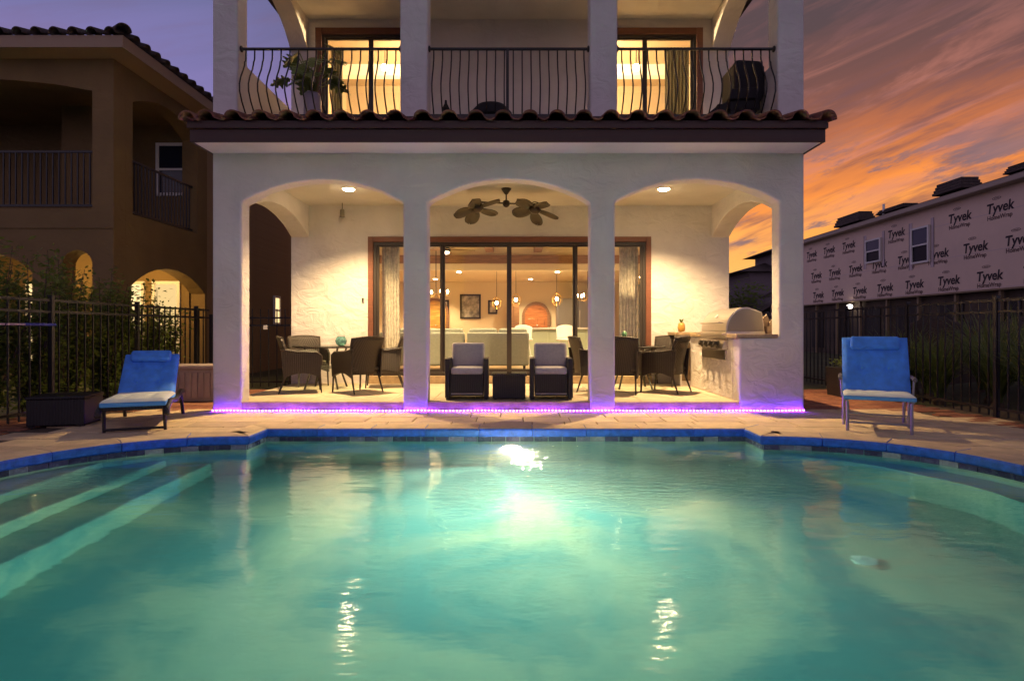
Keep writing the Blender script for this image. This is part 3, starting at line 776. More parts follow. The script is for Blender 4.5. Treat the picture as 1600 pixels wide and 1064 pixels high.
# kitchen bar with stools
M_mint = mat('pale_green_bar', (.50, .58, .44), .6)
t = thing('kitchen_bar', 'pale green kitchen bar with white counter top', 'bar counter', (1.15, 16.4, IZ))
obj('bar_body', MB().span((-1.25, -.3, 0), (1.25, .3, .86)), M_mint, t)
obj('counter_top', MB().span((-1.35, -.42, .862), (1.35, .36, .905)), M_wht, t, bevel=.008)
for i in range(5): obj('panel', MB().span((-1.22+i*.49, -.318, .08), (-.78+i*.49, -.302, .80)), M_mint, t, bevel=.006)
def bar_stool(x, y, rz, lb, first=[None]):
    if first[0]: return dup(first[0], lb, (x, y, IZ), rz)
    t = thing('bar_stool', lb, 'bar stool', (x, y, IZ), rz, 'white bar stools'); first[0] = t
    def shell(u, v):
        a = (u-.5)*2.2; r = .22+.03*v
        return (r*sin(a), r*cos(a)*.9-.02, .62+.36*v*(cos(a*.6)))
    obj('back_shell', MB().grid(shell, 10, 5), M_wht, t, thick=.02, smooth=True)
    obj('seat', MB().lathe([(0, 0), (.2, 0), (.22, .03), (.2, .06), (0, .065)], (0, 0, .58), 18), M_wht, t)
    for a in range(4):
        q = a*pi/2+pi/4; obj('leg', MB().tube([(.12*cos(q), .12*sin(q), .58), (.24*cos(q), .24*sin(q), 0)], .012, 6), M_wht, t)
    obj('foot_ring', MB().tube([(.20*cos(k*pi/6), .20*sin(k*pi/6), .2) for k in range(13)], .009, 5, False), M_wht, t)
bar_stool(.22, 14.9, .2, 'white bar stool at the end of the bar beside the sofa')
bar_stool(1.22, 14.95, -.15, 'white bar stool at the bar between two others')
bar_stool(1.98, 14.7, -.6, 'white bar stool nearest the chandelier end of the bar')
# kitchen back counter and fridge
t = thing('refrigerator', 'grey refrigerator standing behind the kitchen bar', 'refrigerator', (2.1, 20.6, IZ))
obj('cabinet_body', MB().span((-.7, -.3, 0), (.7, .4, 1.9)), M_alu, t, bevel=.01)
for s in (-1, 1):
    obj('door', MB().span((s*.35-.34, -.33, .05), (s*.35+.34, -.302, 1.88)), M_alu, t, bevel=.01)
    obj('handle', MB().span((s*.05-.012, -.38, .6), (s*.05+.012, -.335, 1.5)), M_steel, t)
t = thing('china_cabinet', 'dark china cabinet on the kitchen side wall', 'cabinet', (3.5, 15.8, IZ))
obj('carcass', MB().span((-.2, -.8, 0), (.3, .8, 2.1)), mat('slate_cabinet', (.07, .09, .11), .5), t, bevel=.01)
for s in (-1, 0, 1): obj('cabinet_door', MB().span((-.225, s*.5-.23, .9), (-.203, s*.5+.23, 2.0)), mat('cabinet_glass', (.2, .2, .18), .1), t)
# hanging lights
M_gold = mat('gold_wire', (.75, .48, .16), .3, 1.)
def pendant(x, y, z, lb, zc=2.795):
    t = thing('pendant_light', lb, 'pendant light', (x, y, z), group='gold cage pendants over the bar')
    obj('cord', MB().tube([(0, 0, .16), (0, 0, zc-z)], .006, 5), M_dark, t)
    mb = MB()
    for k in range(8):
        a = k*pi/4; mb.tube([(.03*cos(a), .03*sin(a), .17), (.15*cos(a), .15*sin(a), .06), (.15*cos(a), .15*sin(a), -.06), (.07*cos(a), .07*sin(a), -.17)], .006, 4)
    obj('cage', mb, M_gold, t)
    obj('bulb', MB().lathe([(0, -.05), (.03, -.035), (.04, 0), (.03, .035), (0, .05)], n=12), emis('pendant_bulb', (1, .66, .28), 60), t)
pendant(-.50, 16.4, 1.87, 'gold cage pendant in front of the framed pictures')
pendant(.02, 16.4, 1.96, 'gold cage pendant beside the door mullion')
pendant(1.12, 16.4, 1.98, 'gold cage pendant in front of the refrigerator')
def chandelier(x, y, z, lb, zc=3.298):
    t = thing('chandelier', lb, 'chandelier', (x, y, z))
    obj('rod', MB().tube([(0, 0, 0), (0, 0, zc-z)], .01, 6), M_dark, t)
    for k in range(6):
        a = k*pi/3; c, s = cos(a), sin(a)
        obj('arm', MB().tube([(0, 0, .05), (.12*c, .12*s, -.05), (.24*c, .24*s, -.03), (.27*c, .27*s, .04)], .008, 5), M_gold, t)
        obj('candle_bulb', MB().lathe([(0, 0), (.018, .01), (.022, .04), (.008, .08), (0, .085)], (.27*c, .27*s, .05), 8), emis('candle', (1, .72, .36), 45), t)
chandelier(-1.85, 14.2, 1.95, 'candle chandelier hanging beyond the sofa')
chandelier(2.62, 13.6, 2.22, 'candle chandelier hanging by the right hand curtain and dining table')
chandelier(1.9, 15.9, 1.95, 'small candle chandelier at the china cabinet end of the bar', 2.795)
cf = thing('indoor_fan', 'dark indoor ceiling fan above the sofa', 'ceiling fan', (-1.55, 13.6, 2.95))
obj('motor', MB().lathe([(0, -.06), (.09, -.05), (.11, 0), (.06, .07), (.02, .08), (.02, .35)], n=16), M_dark, cf)
for k in range(5):
    a = k*2*pi/5+.3; obj('blade', MB().box((.38*cos(a), .38*sin(a), 0), (.56, .12, .012), RZ(a) @ RX(.2)), M_wood, cf)
obj('lamp_bowl', MB().lathe([(0, -.05), (.06, -.04), (.08, 0)], (0, 0, -.06), 14), emis('fan_lamp', (1, .8, .5), 10), cf)
# curtains
M_cur = mat('patterned_curtain', (.66, .60, .50), .9, noise=(14, .28, 2, (1,1,1)))
M_cdk = mat('dark_drape', (.10, .085, .05), .9, noise=(8, .2, 3, (3,3,1)))
def curtain(x0, x1, y, z0, z1, m, lb, folds=6):
    fn = lambda u, v: (x0+(x1-x0)*u, y+.02*sin(u*folds*2*pi)+.01*sin(v*5), z0+(z1-z0)*v)
    return tag(obj('curtain', MB().grid(fn, folds*8, 6), m, thick=.006, smooth=True), lb, 'curtain')
curtain(-2.62, -2.28, 11.98, IZ+.01, 2.9, M_cur, 'pale patterned curtain behind the sliding door, beside the sofa')
curtain(2.05, 2.42, 11.98, IZ+.01, 2.9, M_cur, 'pale patterned curtain behind the sliding door, beside the chandelier')
# room lamps
LBL = ['recessed living room light above the sofa by the patterned curtain', 'recessed living room light above the sofa by the bar stools', 'recessed living room light beside the hanging chandelier',
       'recessed kitchen light in front of the framed pictures', 'recessed kitchen light above the pale green bar', 'recessed light near the amber arched door', 'recessed light near the orange arched front door']
for i, (x, y, z, w) in enumerate(((-2.4, 13.2, 3.28, 90), (0, 13.2, 3.28, 90), (2.2, 13.2, 3.28, 90), (-1.6, 17.3, 2.78, 90), (1.2, 17.3, 2.78, 90), (-2.6, 19.8, 2.78, 60), (.5, 19.8, 2.78, 60))):
    t = thing('ceiling_spotlight', LBL[i], 'downlight', (x, y, z+.015), group='recessed lights inside the house, ' + ('kitchen' if y > 15 else 'living room'))
    obj('lens', MB().lathe([(0, 0), (.06, 0), (.05, -.018), (0, -.022)], n=14), emis('lamp_lens', (1, .80, .50), 26), t)
    lamp('bulb', 'SPOT', (0, 0, -.06), w*2.9, (1, .70, .36), .08, t, spot_size=radians(128), spot_blend=.5)
# upper rooms behind the balcony doors
for x0, x1 in ((-4.05, -.2), (.0, 3.86)):
    up = part_empty('bedroom', house, (0, -FY, 0))
    lamp('bulb', 'POINT', (-1.0 if x0 < -1 else .85, 12.7, 6.3), BALC_W, (1, .71, .37), .12, up)  # unseen lamp added aside from the globe to light room and balcony
    obj('room_wall', MB().span((x0, 14.6, 4.1), (x1, 14.7, 7.3)), M_peach, up)
    obj('room_wall', MB().span((x0-.02, BY+.25, 4.1), (x0, 14.6, 7.3)), M_peach, up)
    obj('room_wall', MB().span((x1, BY+.25, 4.1), (x1+.02, 14.6, 7.3)), M_peach, up)
    obj('room_ceiling', MB().span((x0, BY+.25, 7.0), (x1, 14.6, 7.1)), M_peach, up)
    obj('room_beam', MB().span((x0, 13.4, 6.75), (x1, 13.6, 7.0)), M_wht, up)
for x, lb in ((-2.72, 'bright bedroom lamp behind the balcony door on the plant side'), (2.53, 'bright bedroom lamp behind the balcony door on the recliner side')):
    t = thing('bedroom_lamp', lb, 'ceiling lamp', (x, 12.7, 6.62))
    obj('rod', MB().tube([(0, 0, .06), (0, 0, .38)], .01, 6), M_dark, t)
    obj('globe', MB().lathe([(0, -.08), (.05, -.06), (.08, 0), (.05, .06), (0, .08)], n=14), emis('globe', (1, .75, .42), 14), t)
curtain(-3.62, -3.40, 11.98, BZ, 6.7, M_cdk, 'dark drape behind the balcony door on the plant side', 4)
curtain(2.95, 3.42, 11.98, BZ, 6.7, M_cdk, 'dark drape behind the balcony door on the recliner side', 7)
def lit_blind(x0, x1, lb):
    curtain(x0, x1, 12.3, BZ, 6.62, mat('sheer_curtain', (.78, .64, .44), .9), lb, 12)

# ================================================================== BALCONY OBJECTS
# potted monstera
t = thing('potted_plant', 'broad leafed plant in a tall grey pot on the balcony', 'plant', (-3.12, 9.35, BZ))
obj('pot', MB().lathe([(0, 0), (.10, 0), (.13, .3), (.125, .62), (.105, .66), (.09, .62), (0, .6)], n=20), mat('lilac_grey_pot', (.30, .27, .33), .5), t)
def monstera():
    mb = MB(); pts = []
    n = 9
    for s in (1, -1):
        for k in range(n+1):
            y = k/n; w = .5*sin(pi*min(1, y**.75))*(1 if k % 2 == 0 else .55)
            pts.append((s*w, y)) if s == 1 else None
    right = [(.5*sin(pi*min(1, (k/18)**.7))*(1 if k % 4 < 2 else .5), k/18) for k in range(19)]
    vs = [(0, y, .06*sin(pi*y)) for _, y in right] + [(w, y+.12*w, -.10*w*w) for w, y in right] + [(-w, y+.12*w, -.10*w*w) for w, y in right]
    fs = [(k, k+1, 20+k-1+1-1, 19+k) if False else (k, 19+k, 19+k+1, k+1) for k in range(18)] + [(k, k+1, 38+k+1, 38+k) for k in range(18)]
    mb.add(vs, fs); return mb.mesh('leaf', mat('monstera_leaf', (.12, .17, .04), .4), False)
ML = monstera()
for k in range(17):
    a = k*2.4+random.uniform(-.3, .3); h = random.uniform(.85, 1.35); r = random.uniform(.1, .34)
    tip = Vector((r*cos(a), r*sin(a)*.7, h)); 
    obj('stem', MB().tube([(0, 0, .58), (tip.x*.4, tip.y*.4, .6+(h-.6)*.6), tip], .008, 5), M_leaf, t)
    o = link('leaf', ML, t, tip, (random.uniform(-.9, -.2), random.uniform(-.4, .4), a-pi/2)); sz = random.uniform(.26, .40); o.scale = (sz, sz*1.05, sz)
# recliner
t = thing('recliner', 'black padded recliner with raised back on the balcony', 'lounge chair', (3.30, 9.35, BZ))
M_pad = mat('black_padding', (.012, .011, .013), .8)
obj('backrest', MB().prism([(-.02, .32), (.30, .30), (.42, .55), (.42, .95), (.36, 1.04), (.0, 1.06), (-.04, .98)], -.3, .3), M_pad, t, bevel=.04, seg=3)
obj('seat', MB().prism([(-.10, .30), (.36, .30), (.36, .48), (-.10, .46)], -.295, .295), M_pad, t, bevel=.04, seg=3)
obj('leg_rest', MB().prism([(-.55, .05), (-.11, .30), (-.11, .46), (-.3, .36), (-.6, .12)], -.28, .28), M_pad, t, bevel=.03, seg=3)
for s in (-1, 1):
    obj('armrest', MB().prism([(-.15, .44), (.3, .46), (.3, .62), (-.1, .60)], s*.3-.05, s*.3+.05), M_pad, t, bevel=.02)
    obj('leg', MB().span((.22, s*.25-.03, 0), (.28, s*.25+.03, .31)), M_pad, t); obj('leg', MB().span((-.08, s*.25-.03, 0), (-.02, s*.25+.03, .31)), M_pad, t)
t = thing('fire_bowl', 'dark domed round table low behind the middle balcony railing', 'table', (-.37, 9.35, BZ))
obj('dome', MB().lathe([(.34, .26), (.32, .35), (.22, .46), (.1, .50), (0, .51)], n=28), M_pad, t, smooth=True)
obj('base', MB().lathe([(.22, 0), (.2, .05), (.12, .1), (.30, .26)], n=24), M_pad, t)
tag(obj('lantern', MB().lathe([(.05, 0), (.055, .02), (.05, .35), (.06, .37), (.02, .45), (.015, .5)], n=10), M_pad, loc=(-1.05, 9.2, BZ)), 'small dark pointed lantern on the balcony floor beside the column', 'lantern')

# ================================================================== PORCH OBJECTS
# double ceiling fan
t = thing('double_ceiling_fan', 'bronze twin headed porch ceiling fan with palm leaf blades', 'ceiling fan', (-.15, 10.17, 3.51), radians(6))
M_fan = mat('oil_rubbed_bronze', (.045, .032, .024), .4, .5)
M_bl = mat('palm_leaf_blade', (.075, .058, .035), .6, noise=(8, .3, 4, (1,1,1)))
obj('canopy', MB().lathe([(.085, 0), (.08, -.02), (.03, -.09), (.018, -.1)], n=20), M_fan, t, smooth=True)
obj('down_rod', MB().tube([(0, 0, -.09), (0, 0, -.22)], .013, 10), M_fan, t)
obj('hub', MB().lathe([(.02, -.19), (.055, -.21), (.06, -.27), (.04, -.30), (.015, -.315)], n=18), M_fan, t, smooth=True)
obj('cross_bar', MB().tube([(-.52, 0, -.235), (.52, 0, -.255)], .013, 10), M_fan, t)
def blade():
    mb = MB()
    def fn(u, v):
        y = .06+.36*u; w = .012+.115*sqrt(max(0, 1-(2*u-1)**2))*(.75+.35*u)
        return ((v-.5)*2*w, y, .02*cos((v-.5)*5)-.05*u*u)
    mb.grid(fn, 10, 6); mb.tube([(0, .02, 0), (0, .16, .012)], .012, 6)
    return mb.mesh('blade', M_bl, True)
BLD = blade()
for s, ph in ((-1, .4), (1, .9)):
    hd = part_empty('fan_head', t, (s*.50, 0, -.26), (radians(-17), radians(14)*s, 0))
    obj('motor', MB().lathe([(.02, .02), (.05, .0), (.10, -.05), (.105, -.10), (.07, -.14), (.03, -.16)], n=20), M_fan, hd, smooth=True)
    obj('yoke', MB().tube([(.07*cos(a), 0, .0+.05*sin(a)) for a in [pi*k/8 for k in range(9)]], .009, 6), M_fan, hd)
    for k in range(5): 
        o = link('blade', BLD, hd, (0, 0, -.09), (0, .22, ph+k*2*pi/5)); q = o.modifiers.new('t', 'SOLIDIFY'); q.thickness = .008
# hanging lantern
t = thing('hanging_bell', 'small grey bell hanging from the porch ceiling', 'bell', (-3.22, 11.32, 3.51))
obj('cord', MB().tube([(0, 0, 0), (0, 0, -.12)], .006, 6), M_dark, t)
obj('bell_body', MB().lathe([(.012, -.11), (.04, -.13), (.045, -.25), (.05, -.26), (.04, -.265)], n=16), mat('pewter', (.28, .26, .22), .5, .6), t, smooth=True)
tag(obj('door_bell', MB().box((-2.90, BY-.012, 1.72), (.035, .03, .075)), M_bronze, bevel=.005), 'small dark doorbell button beside the sliding door', 'doorbell')

# dining table and wicker chairs
def dining_table(loc, lb):
    t = thing('dining_table', lb, 'table', loc, group='round dining tables on the porch')
    obj('glass_top', MB().lathe([(0, .73), (.55, .73), (.555, .737), (.55, .744), (0, .744)], n=48), M_gt, t)
    obj('rim', MB().tube([(.55*cos(2*pi*k/40), .55*sin(2*pi*k/40), .722) for k in range(41)], .016, 6, False), M_wick, t)
    for k in range(4):
        a = pi/4+k*pi/2; c, s = cos(a), sin(a)
        obj('leg', MB().tube([(.40*c, .40*s, .72), (.26*c, .26*s, .36), (.40*c, .40*s, 0)], .017, 8), M_wick, t)
    obj('lower_ring', MB().tube([(.27*cos(2*pi*k/24), .27*sin(2*pi*k/24), .36) for k in range(25)], .01, 6, False), M_wick, t)
    return t
TLc = (-3.30, 10.62, PZ); TRc = (2.05, 10.62, PZ)
dining_table(TLc, 'round glass dining table without the grill nearby, beside the open side arch')
dining_table(TRc, 'round glass dining table beside the outdoor grill')
def armchair():
    """faces +y; origin on the floor under the seat"""
    t = thing('wicker_armchair', 'x', 'chair', group='wicker armchairs round the dining tables')
    def back(u, v):
        a = (u-.5)*2; z = .30+.60*v
        return (a*.275*(1+.10*v), -.27-.02*v-.10*v*v+.07*a*a, z-.025*a*a*v)
    obj('backrest', MB().grid(back, 12, 10), M_wick, t, thick=.028, smooth=True)
    obj('back_roll', MB().tube([back(k/10, 1) for k in range(11)], .018, 8), M_wick, t)
    for s in (-1, 1):
        X = s*.275
        low = [(-.29+.56*k/10, .25+.075*sin(pi*k/10)) for k in range(11)]
        side = low + [(.285, .45), (.28, .60), (.20, .645), (-.10, .655), (-.33, .69)]
        obj('arm', MB().prism(side, X-.014, X+.014, 'x'), M_wick, t, bevel=.006)
        obj('arm_roll', MB().tube([(X, .285, .46), (X, .28, .60), (X, .21, .65), (X, -.10, .662), (X*1.04, -.33, .70)], .021, 8), M_wick, t)
        obj('leg', MB().tube([(X*.93, .26, .33), (X*.95, .285, .0)], [.018, .012], 8), M_wick, t)
        obj('leg', MB().tube([(X*.90, -.24, .33), (X*.98, -.36, .0)], [.018, .012], 8), M_wick, t)
    obj('seat', MB().box((0, 0, .385), (.52, .54, .06)), M_wick, t, bevel=.02)
    low = [(-.26+.52*k/10, .25+.07*sin(pi*k/10)) for k in range(11)]
    obj('apron', MB().prism(low+[(.26, .40), (-.26, .40)], .255, .275), M_wick, t)
    obj('cushion', MB().box((0, .01, .435), (.48, .48, .045)), mat('taupe_seat_pad', (.16, .13, .10), .9), t, bevel=.02, seg=3)
    return t
AC = armchair(); ac_used = [False]
def put_chair(x, y, face, lb):
    """face: compass heading the sitter looks along, degrees from +y towards +x"""
    if not ac_used[0]: o = AC; ac_used[0] = True; o['label'] = lb; o.location = (x, y, PZ); o.rotation_euler = (0, 0, -radians(face)); return
    dup(AC, lb, (x, y, PZ), -radians(face))
put_chair(-3.48, 9.95, 70, 'dark wicker armchair with its back to the open arch beside the fence gate')
put_chair(-2.60, 9.95, -48, 'dark wicker armchair with its back to the lounge chairs, left dining table, pool side')
put_chair(-2.36, 10.85, -100, 'dark wicker armchair against the sliding door edge at the dining table without the grill')
put_chair(-3.78, 11.15, 145, 'dark wicker armchair facing the pool from the stucco wall, dining table without the grill')
put_chair(2.44, 9.98, -52, 'dark wicker armchair with its back to the outdoor grill')
put_chair(2.72, 11.12, -145, 'dark wicker armchair facing the pool, between stucco wall and the grill side table')
put_chair(1.30, 10.25, 78, 'dark wicker armchair half hidden by a column, its back to the lounge chairs')
put_chair(1.74, 9.86, 20, 'dark wicker armchair with its back to the pool at the grill side dining table')
# lanterns on the tables
def vase(loc, lb, big):
    t = thing('table_lantern', lb, 'lantern', loc)
    if big:
        pr = [(.05, 0), (.085, .03), (.10, .08), (.085, .13), (.06, .155), (.062, .165)]
        obj('glass_bowl', MB().lathe(pr, n=22), mat('aqua_crackle_glass', (.12, .26, .24), .12, noise=(22, .7, 3, (1,1,1))), t, smooth=True)
        obj('handle', MB().tube([(.06*cos(a), 0, .16+.085*sin(a)) for a in [pi*k/12 for k in range(13)]], .004, 6), M_steel, t)
        obj('neck_ring', MB().tube([(.062*cos(2*pi*k/16), .062*sin(2*pi*k/16), .16) for k in range(17)], .005, 6, False), M_steel, t)
    else:
        obj('glass_bowl', MB().lathe([(.05, 0), (.085, .03), (.095, .08), (.07, .135), (.04, .155)], n=22), mat('aqua_yellow_glass', (.14, .26, .16), .12, noise=(16, .8, 3, (1,1,1))), t, smooth=True)
        obj('neck', MB().lathe([(.03, .15), (.045, .18), (.045, .21), (.02, .24), (.012, .25)], n=16), mat('green_glass', (.10, .22, .12), .15), t, smooth=True)
        obj('handle', MB().tube([(.05*cos(a), 0, .20+.05*sin(a)) for a in [pi*k/10 for k in range(11)]], .004, 6), M_steel, t)
vase((-3.02, 10.55, PZ+.744), 'round aqua glass lantern with wire handle on the dining table', True)
vase((1.87, 10.42, PZ+.744), 'green glass lantern with narrow neck on the grill side dining table', False)

# lounge chairs and coffee table
def lounge(loc, rz, lb, first=[None]):
    if first[0]: return dup(first[0], lb, loc, rz)
    t = thing('lounge_chair', lb, 'armchair', loc, rz, 'cushioned wicker lounge chairs'); first[0] = t
    w = .63
    for s in (-1, 1):
        obj('arm', MB().span((s*w/2-.035*(s+1), -.33, .03), (s*w/2+.035*(1-s), .30, .60)), M_wick2, t, bevel=.01)
    obj('front_panel', MB().span((-w/2+.072, -.31, .06), (w/2-.072, -.27, .37)), M_wick2, t, bevel=.006)
    obj('seat_deck', MB().span((-w/2+.072, -.268, .30), (w/2-.072, .25, .36)), M_wick2, t)
    obj('backrest', MB().span((-w/2+.072, .24, .06), (w/2-.072, .298, .66)), M_wick2, t, bevel=.01)
    obj('seat_cushion', MB().span((-w/2+.08, -.325, .372), (w/2-.08, .15, .47)), M_cush, t, bevel=.03, seg=3)
    obj('back_cushion', MB().box((0, .165, .63), (w-.13, .13, .38), RX(-.14)), M_cush, t, bevel=.045, seg=3)
    for sx in (-1, 1):
        for y in (-.29, .26): obj('foot', MB().box((sx*(w/2-.04), y, .015), (.05, .05, .03)), M_black, t)
    obj('foot_bar', MB().span((-w/2+.09, -.322, .085), (w/2-.09, -.312, .10)), M_alu, t)
lounge((-.71, 9.12, PZ), .03, 'black wicker lounge chair with lilac cushions beside the dining set without grill')
lounge((.53, 9.12, PZ), -.03, 'black wicker lounge chair with lilac cushions on the grill side of the table')
t = thing('coffee_table', 'low black wicker coffee table between two lounge chairs', 'table', (-.09, 9.05, PZ))
obj('table_body', MB().span((-.24, -.22, .02), (.24, .22, .345)), M_wick2, t, bevel=.008)
obj('table_top', MB().span((-.26, -.25, .347), (.26, .25, .375)), M_wick2, t, bevel=.006)
obj('glass_top', MB().span((-.25, -.24, .3755), (.25, .24, .381)), M_gt, t)
for sx in (-1, 1):
    for sy in (-1, 1): obj('foot', MB().box((sx*.2, sy*.18, .01), (.04, .04, .02)), M_black, t)

# outdoor kitchen
ok = thing('outdoor_kitchen', 'white stucco outdoor kitchen counter with tan stone top', 'counter', (3.2, 9.6, 0))
P0 = Vector((3.2, 9.6, 0))
def kp(name, a, b, m, **kw): return obj(name, MB().span(Vector(a)-P0, Vector(b)-P0), m, ok, **kw)
kp('counter_body', (3.165, FY+FT+.003, PZ), (HR-.006, 10.95, 1.03), M_st, bevel=.015)
kp('counter_body', (2.98, 10.952, PZ), (HR-.35, BY-.004, 1.05), M_st)
kp('dark_panel', (3.0, 10.93, PZ+.1), (3.15, 10.951, .92), mat('dark_stone_panel', (.10, .06, .03), .4, noise=(6, .5, 5, (1,1,1))))
kp('stone_cap', (3.13, 8.60, 1.032), (3.72, 9.02, 1.09), M_cap, bevel=.008)
kp('stone_cap', (3.735, FY+FT+.003, 1.032), (HR+.02, 10.95, 1.088), M_cap, bevel=.008)
kp('stone_cap', (3.13, 10.30, 1.032), (3.733, 10.94, 1.09), M_cap, bevel=.008)
kp('stone_cap', (2.9, 10.942, 1.052), (HR-.35, BY-.004, 1.11), M_cap, bevel=.008)
kp('backsplash', (3.74, 9.03, 1.09), (3.90, 9.5, 1.2), M_cap, bevel=.008)
# grill facing the dining table (towards -x)
gr = thing('gas_grill', 'stainless steel built in gas grill with domed lid and four knobs', 'grill', (3.16, 9.66, 0))
def gp(name, mb, m, **kw): return obj(name, mb, m, gr, **kw)
lid = [(-.02, 1.13)] + [(.28-.30*cos(a), 1.13+.36*sin(a)) for a in [radians(5+ (95)*k/12) for k in range(13)]] + [(.52, 1.42), (.56, 1.13)]
gp('lid', MB().prism(lid, -.60, .60), M_steel, bevel=.012, seg=3)
gp('lid_side', MB().prism([(x*.93+.02, 1.13+(z-1.13)*.93) for x, z in lid], -.612, -.601), mat('grey_cast_side', (.28, .25, .21), .45, .7))
gp('fire_box', MB().span((-.03, -.62, 1.0), (.56, .62, 1.128)), M_steel, bevel=.01)
gp('control_panel', MB().prism([(-.085, .86), (.02, .86), (.02, 1.0), (-.045, 1.0)], -.62, .62), M_steel, bevel=.006)
for k in range(4):
    kn = gp('knob', MB().lathe([(.0, 0), (.058, 0), (.058, .008), (.045, .014), (.042, .06), (.034, .066), (0, .066)], n=18), mat('shaded_knob', (.05, .045, .04), .3, .6), loc=(-.068, -.36+k*.24, .93), rot=(0, -pi/2+.3, 0))  # steel knobs, their dark shading put into the colour
gp('lid_handle', MB().tube([(-.07, -.45, 1.26), (-.07, .45, 1.26)], .014, 10), M_steel)
for s in (-1, 1): gp('handle_bracket', MB().tube([(-.07, s*.42, 1.26), (.02, s*.42, 1.26)], .010, 8), M_steel)
gp('side_shelf', MB().span((-.09, -.62, 1.075), (-.032, .62, 1.095)), M_steel)
gp('drawer', MB().span((-.02, -.56, .70), (.0, .58, .84)), M_steel, bevel=.006)
gp('thermometer', MB().lathe([(0, 0), (.035, 0), (.03, .012), (0, .014)], n=16), M_wht, loc=(.045, 0, 1.36), rot=(0, -pi/2+.75, 0))
t = thing('wooden_board', 'tan wooden boards leaning behind the grill lid', 'board', (3.80, 9.28, 1.089))
for k, (h, dx) in enumerate(((.30, 0), (.22, .07))):
    obj('board', MB().prism([(-.09+dx, 0), (.09+dx, 0), (.05+dx, h*.6), (-.01+dx, h), (-.06+dx, h*.8)], -.12-k*.05, -.075-k*.05), M_cap, t, bevel=.008)
t = thing('pineapple_jar', 'amber ornament jar on the counter by the grill', 'jar', (3.04, 11.12, 1.111))
obj('jar_body', MB().lathe([(.03, 0), (.06, .02), (.07, .08), (.06, .14), (.04, .17)], n=16), mat('amber_glaze', (.42, .24, .05), .35), t, smooth=True)
for k in range(6): obj('crown_leaf', MB().tube([(0, 0, .16), (.025*cos(k), .025*sin(k), .21), (.04*cos(k), .04*sin(k), .24)], [.012, .009, .002], 5), M_leaf, t)
tag(obj('tray', MB().lathe([(0, 0), (.16, 0), (.18, .02), (.17, .024), (.15, .008), (0, .008)], n=24), M_steel, loc=(3.34, 10.62, 1.091)), 'round steel tray on the counter beside the grill', 'tray')

# ================================================================== POOLSIDE OBJECTS
# chaise on the left
ch = thing('chaise_lounge', 'dark wicker chaise with raised blue back cushion and pale seat pad', 'sun lounger', (-4.52, 7.38, 0), radians(23))
W2 = .30
def wave(s):
    pts = [(-.62, .26), (-.45, .30), (-.25, .29), (0, .27), (.2, .29), (.42, .30)]
    return pts
for s in (-1, 1):
    obj('side_rail', MB().tube([(s*.33, y, z) for y, z in ((-.66, .20), (-.60, .27), (-.40, .315), (-.15, .30), (.15, .275), (.45, .29), (.75, .33), (1.0, .30))], .032, 8), M_wick2, ch, smooth=True)
    obj('leg', MB().tube([(s*.29, -.55, .27), (s*.30, -.50, 0)], .018, 8), M_wick2, ch)
    obj('leg', MB().tube([(s*.33, .72, .31), (s*.34, .92, 0)], .022, 8), M_wick2, ch)
obj('leg_bar', MB().tube([(-.30, -.51, .03), (.30, -.51, .03)], .015, 8), M_wick2, ch)
obj('seat_deck', MB().span((-.31, -.62, .25), (.31, .30, .29)), M_wick2, ch, bevel=.015)
obj('backrest', MB().box((0, .52, .50), (.62, .75, .03), RX(radians(42))), M_wick2, ch, bevel=.01)
def cushion(w, l, th, tuft):
    def top(u, v):
        x = (u-.5)*w; y = (v-.5)*l; e = min(u, 1-u)*w; f = min(v, 1-v)*l; ed = min(1, min(e, f)/.05)
        z = th*(.55+.45*sqrt(ed))
        for tx, ty in tuft:
            z -= .03*math.exp(-((x-tx)**2+(y-ty)**2)/.0016) + .012*math.exp(-((x-tx)**2)/.0008)*math.exp(-((y-ty)**2)/.02)
        return (x, y, z)
    mb = MB(); mb.grid(top, 30, 30)
    return mb
def pad(name, w, l, th, m, par, loc, rot, tuft=()):
    o = obj(name, cushion(w, l, th, tuft), m, par, smooth=True, loc=loc, rot=rot)
    # underside and edge, blue light painted into its colour
    e = obj('blue_lit_edge', MB().span((-w/2, -l/2, -.012), (w/2, l/2, th*.52)), M_cedge, o, bevel=.012)
    return o
pad('seat_cushion', .64, .92, .075, M_cpale, ch, (0, -.18, .305), (0, 0, 0), ((-.13, .05), (.13, .05), (-.13, -.25), (.13, -.25)))
pad('back_cushion', .62, .78, .075, M_cblue, ch, (0, .52, .535), (radians(42), 0, 0), ((-.12, -.12), (.12, -.12), (-.12, .14), (.12, .14)))
obj('head_pillow', MB().box((0, .28, .115), (.46, .17, .085)), M_cblue, ch, bevel=.038, seg=3).matrix_local = Matrix.Translation((0, .52, .535)) @ Matrix.Rotation(radians(42), 4, 'X')
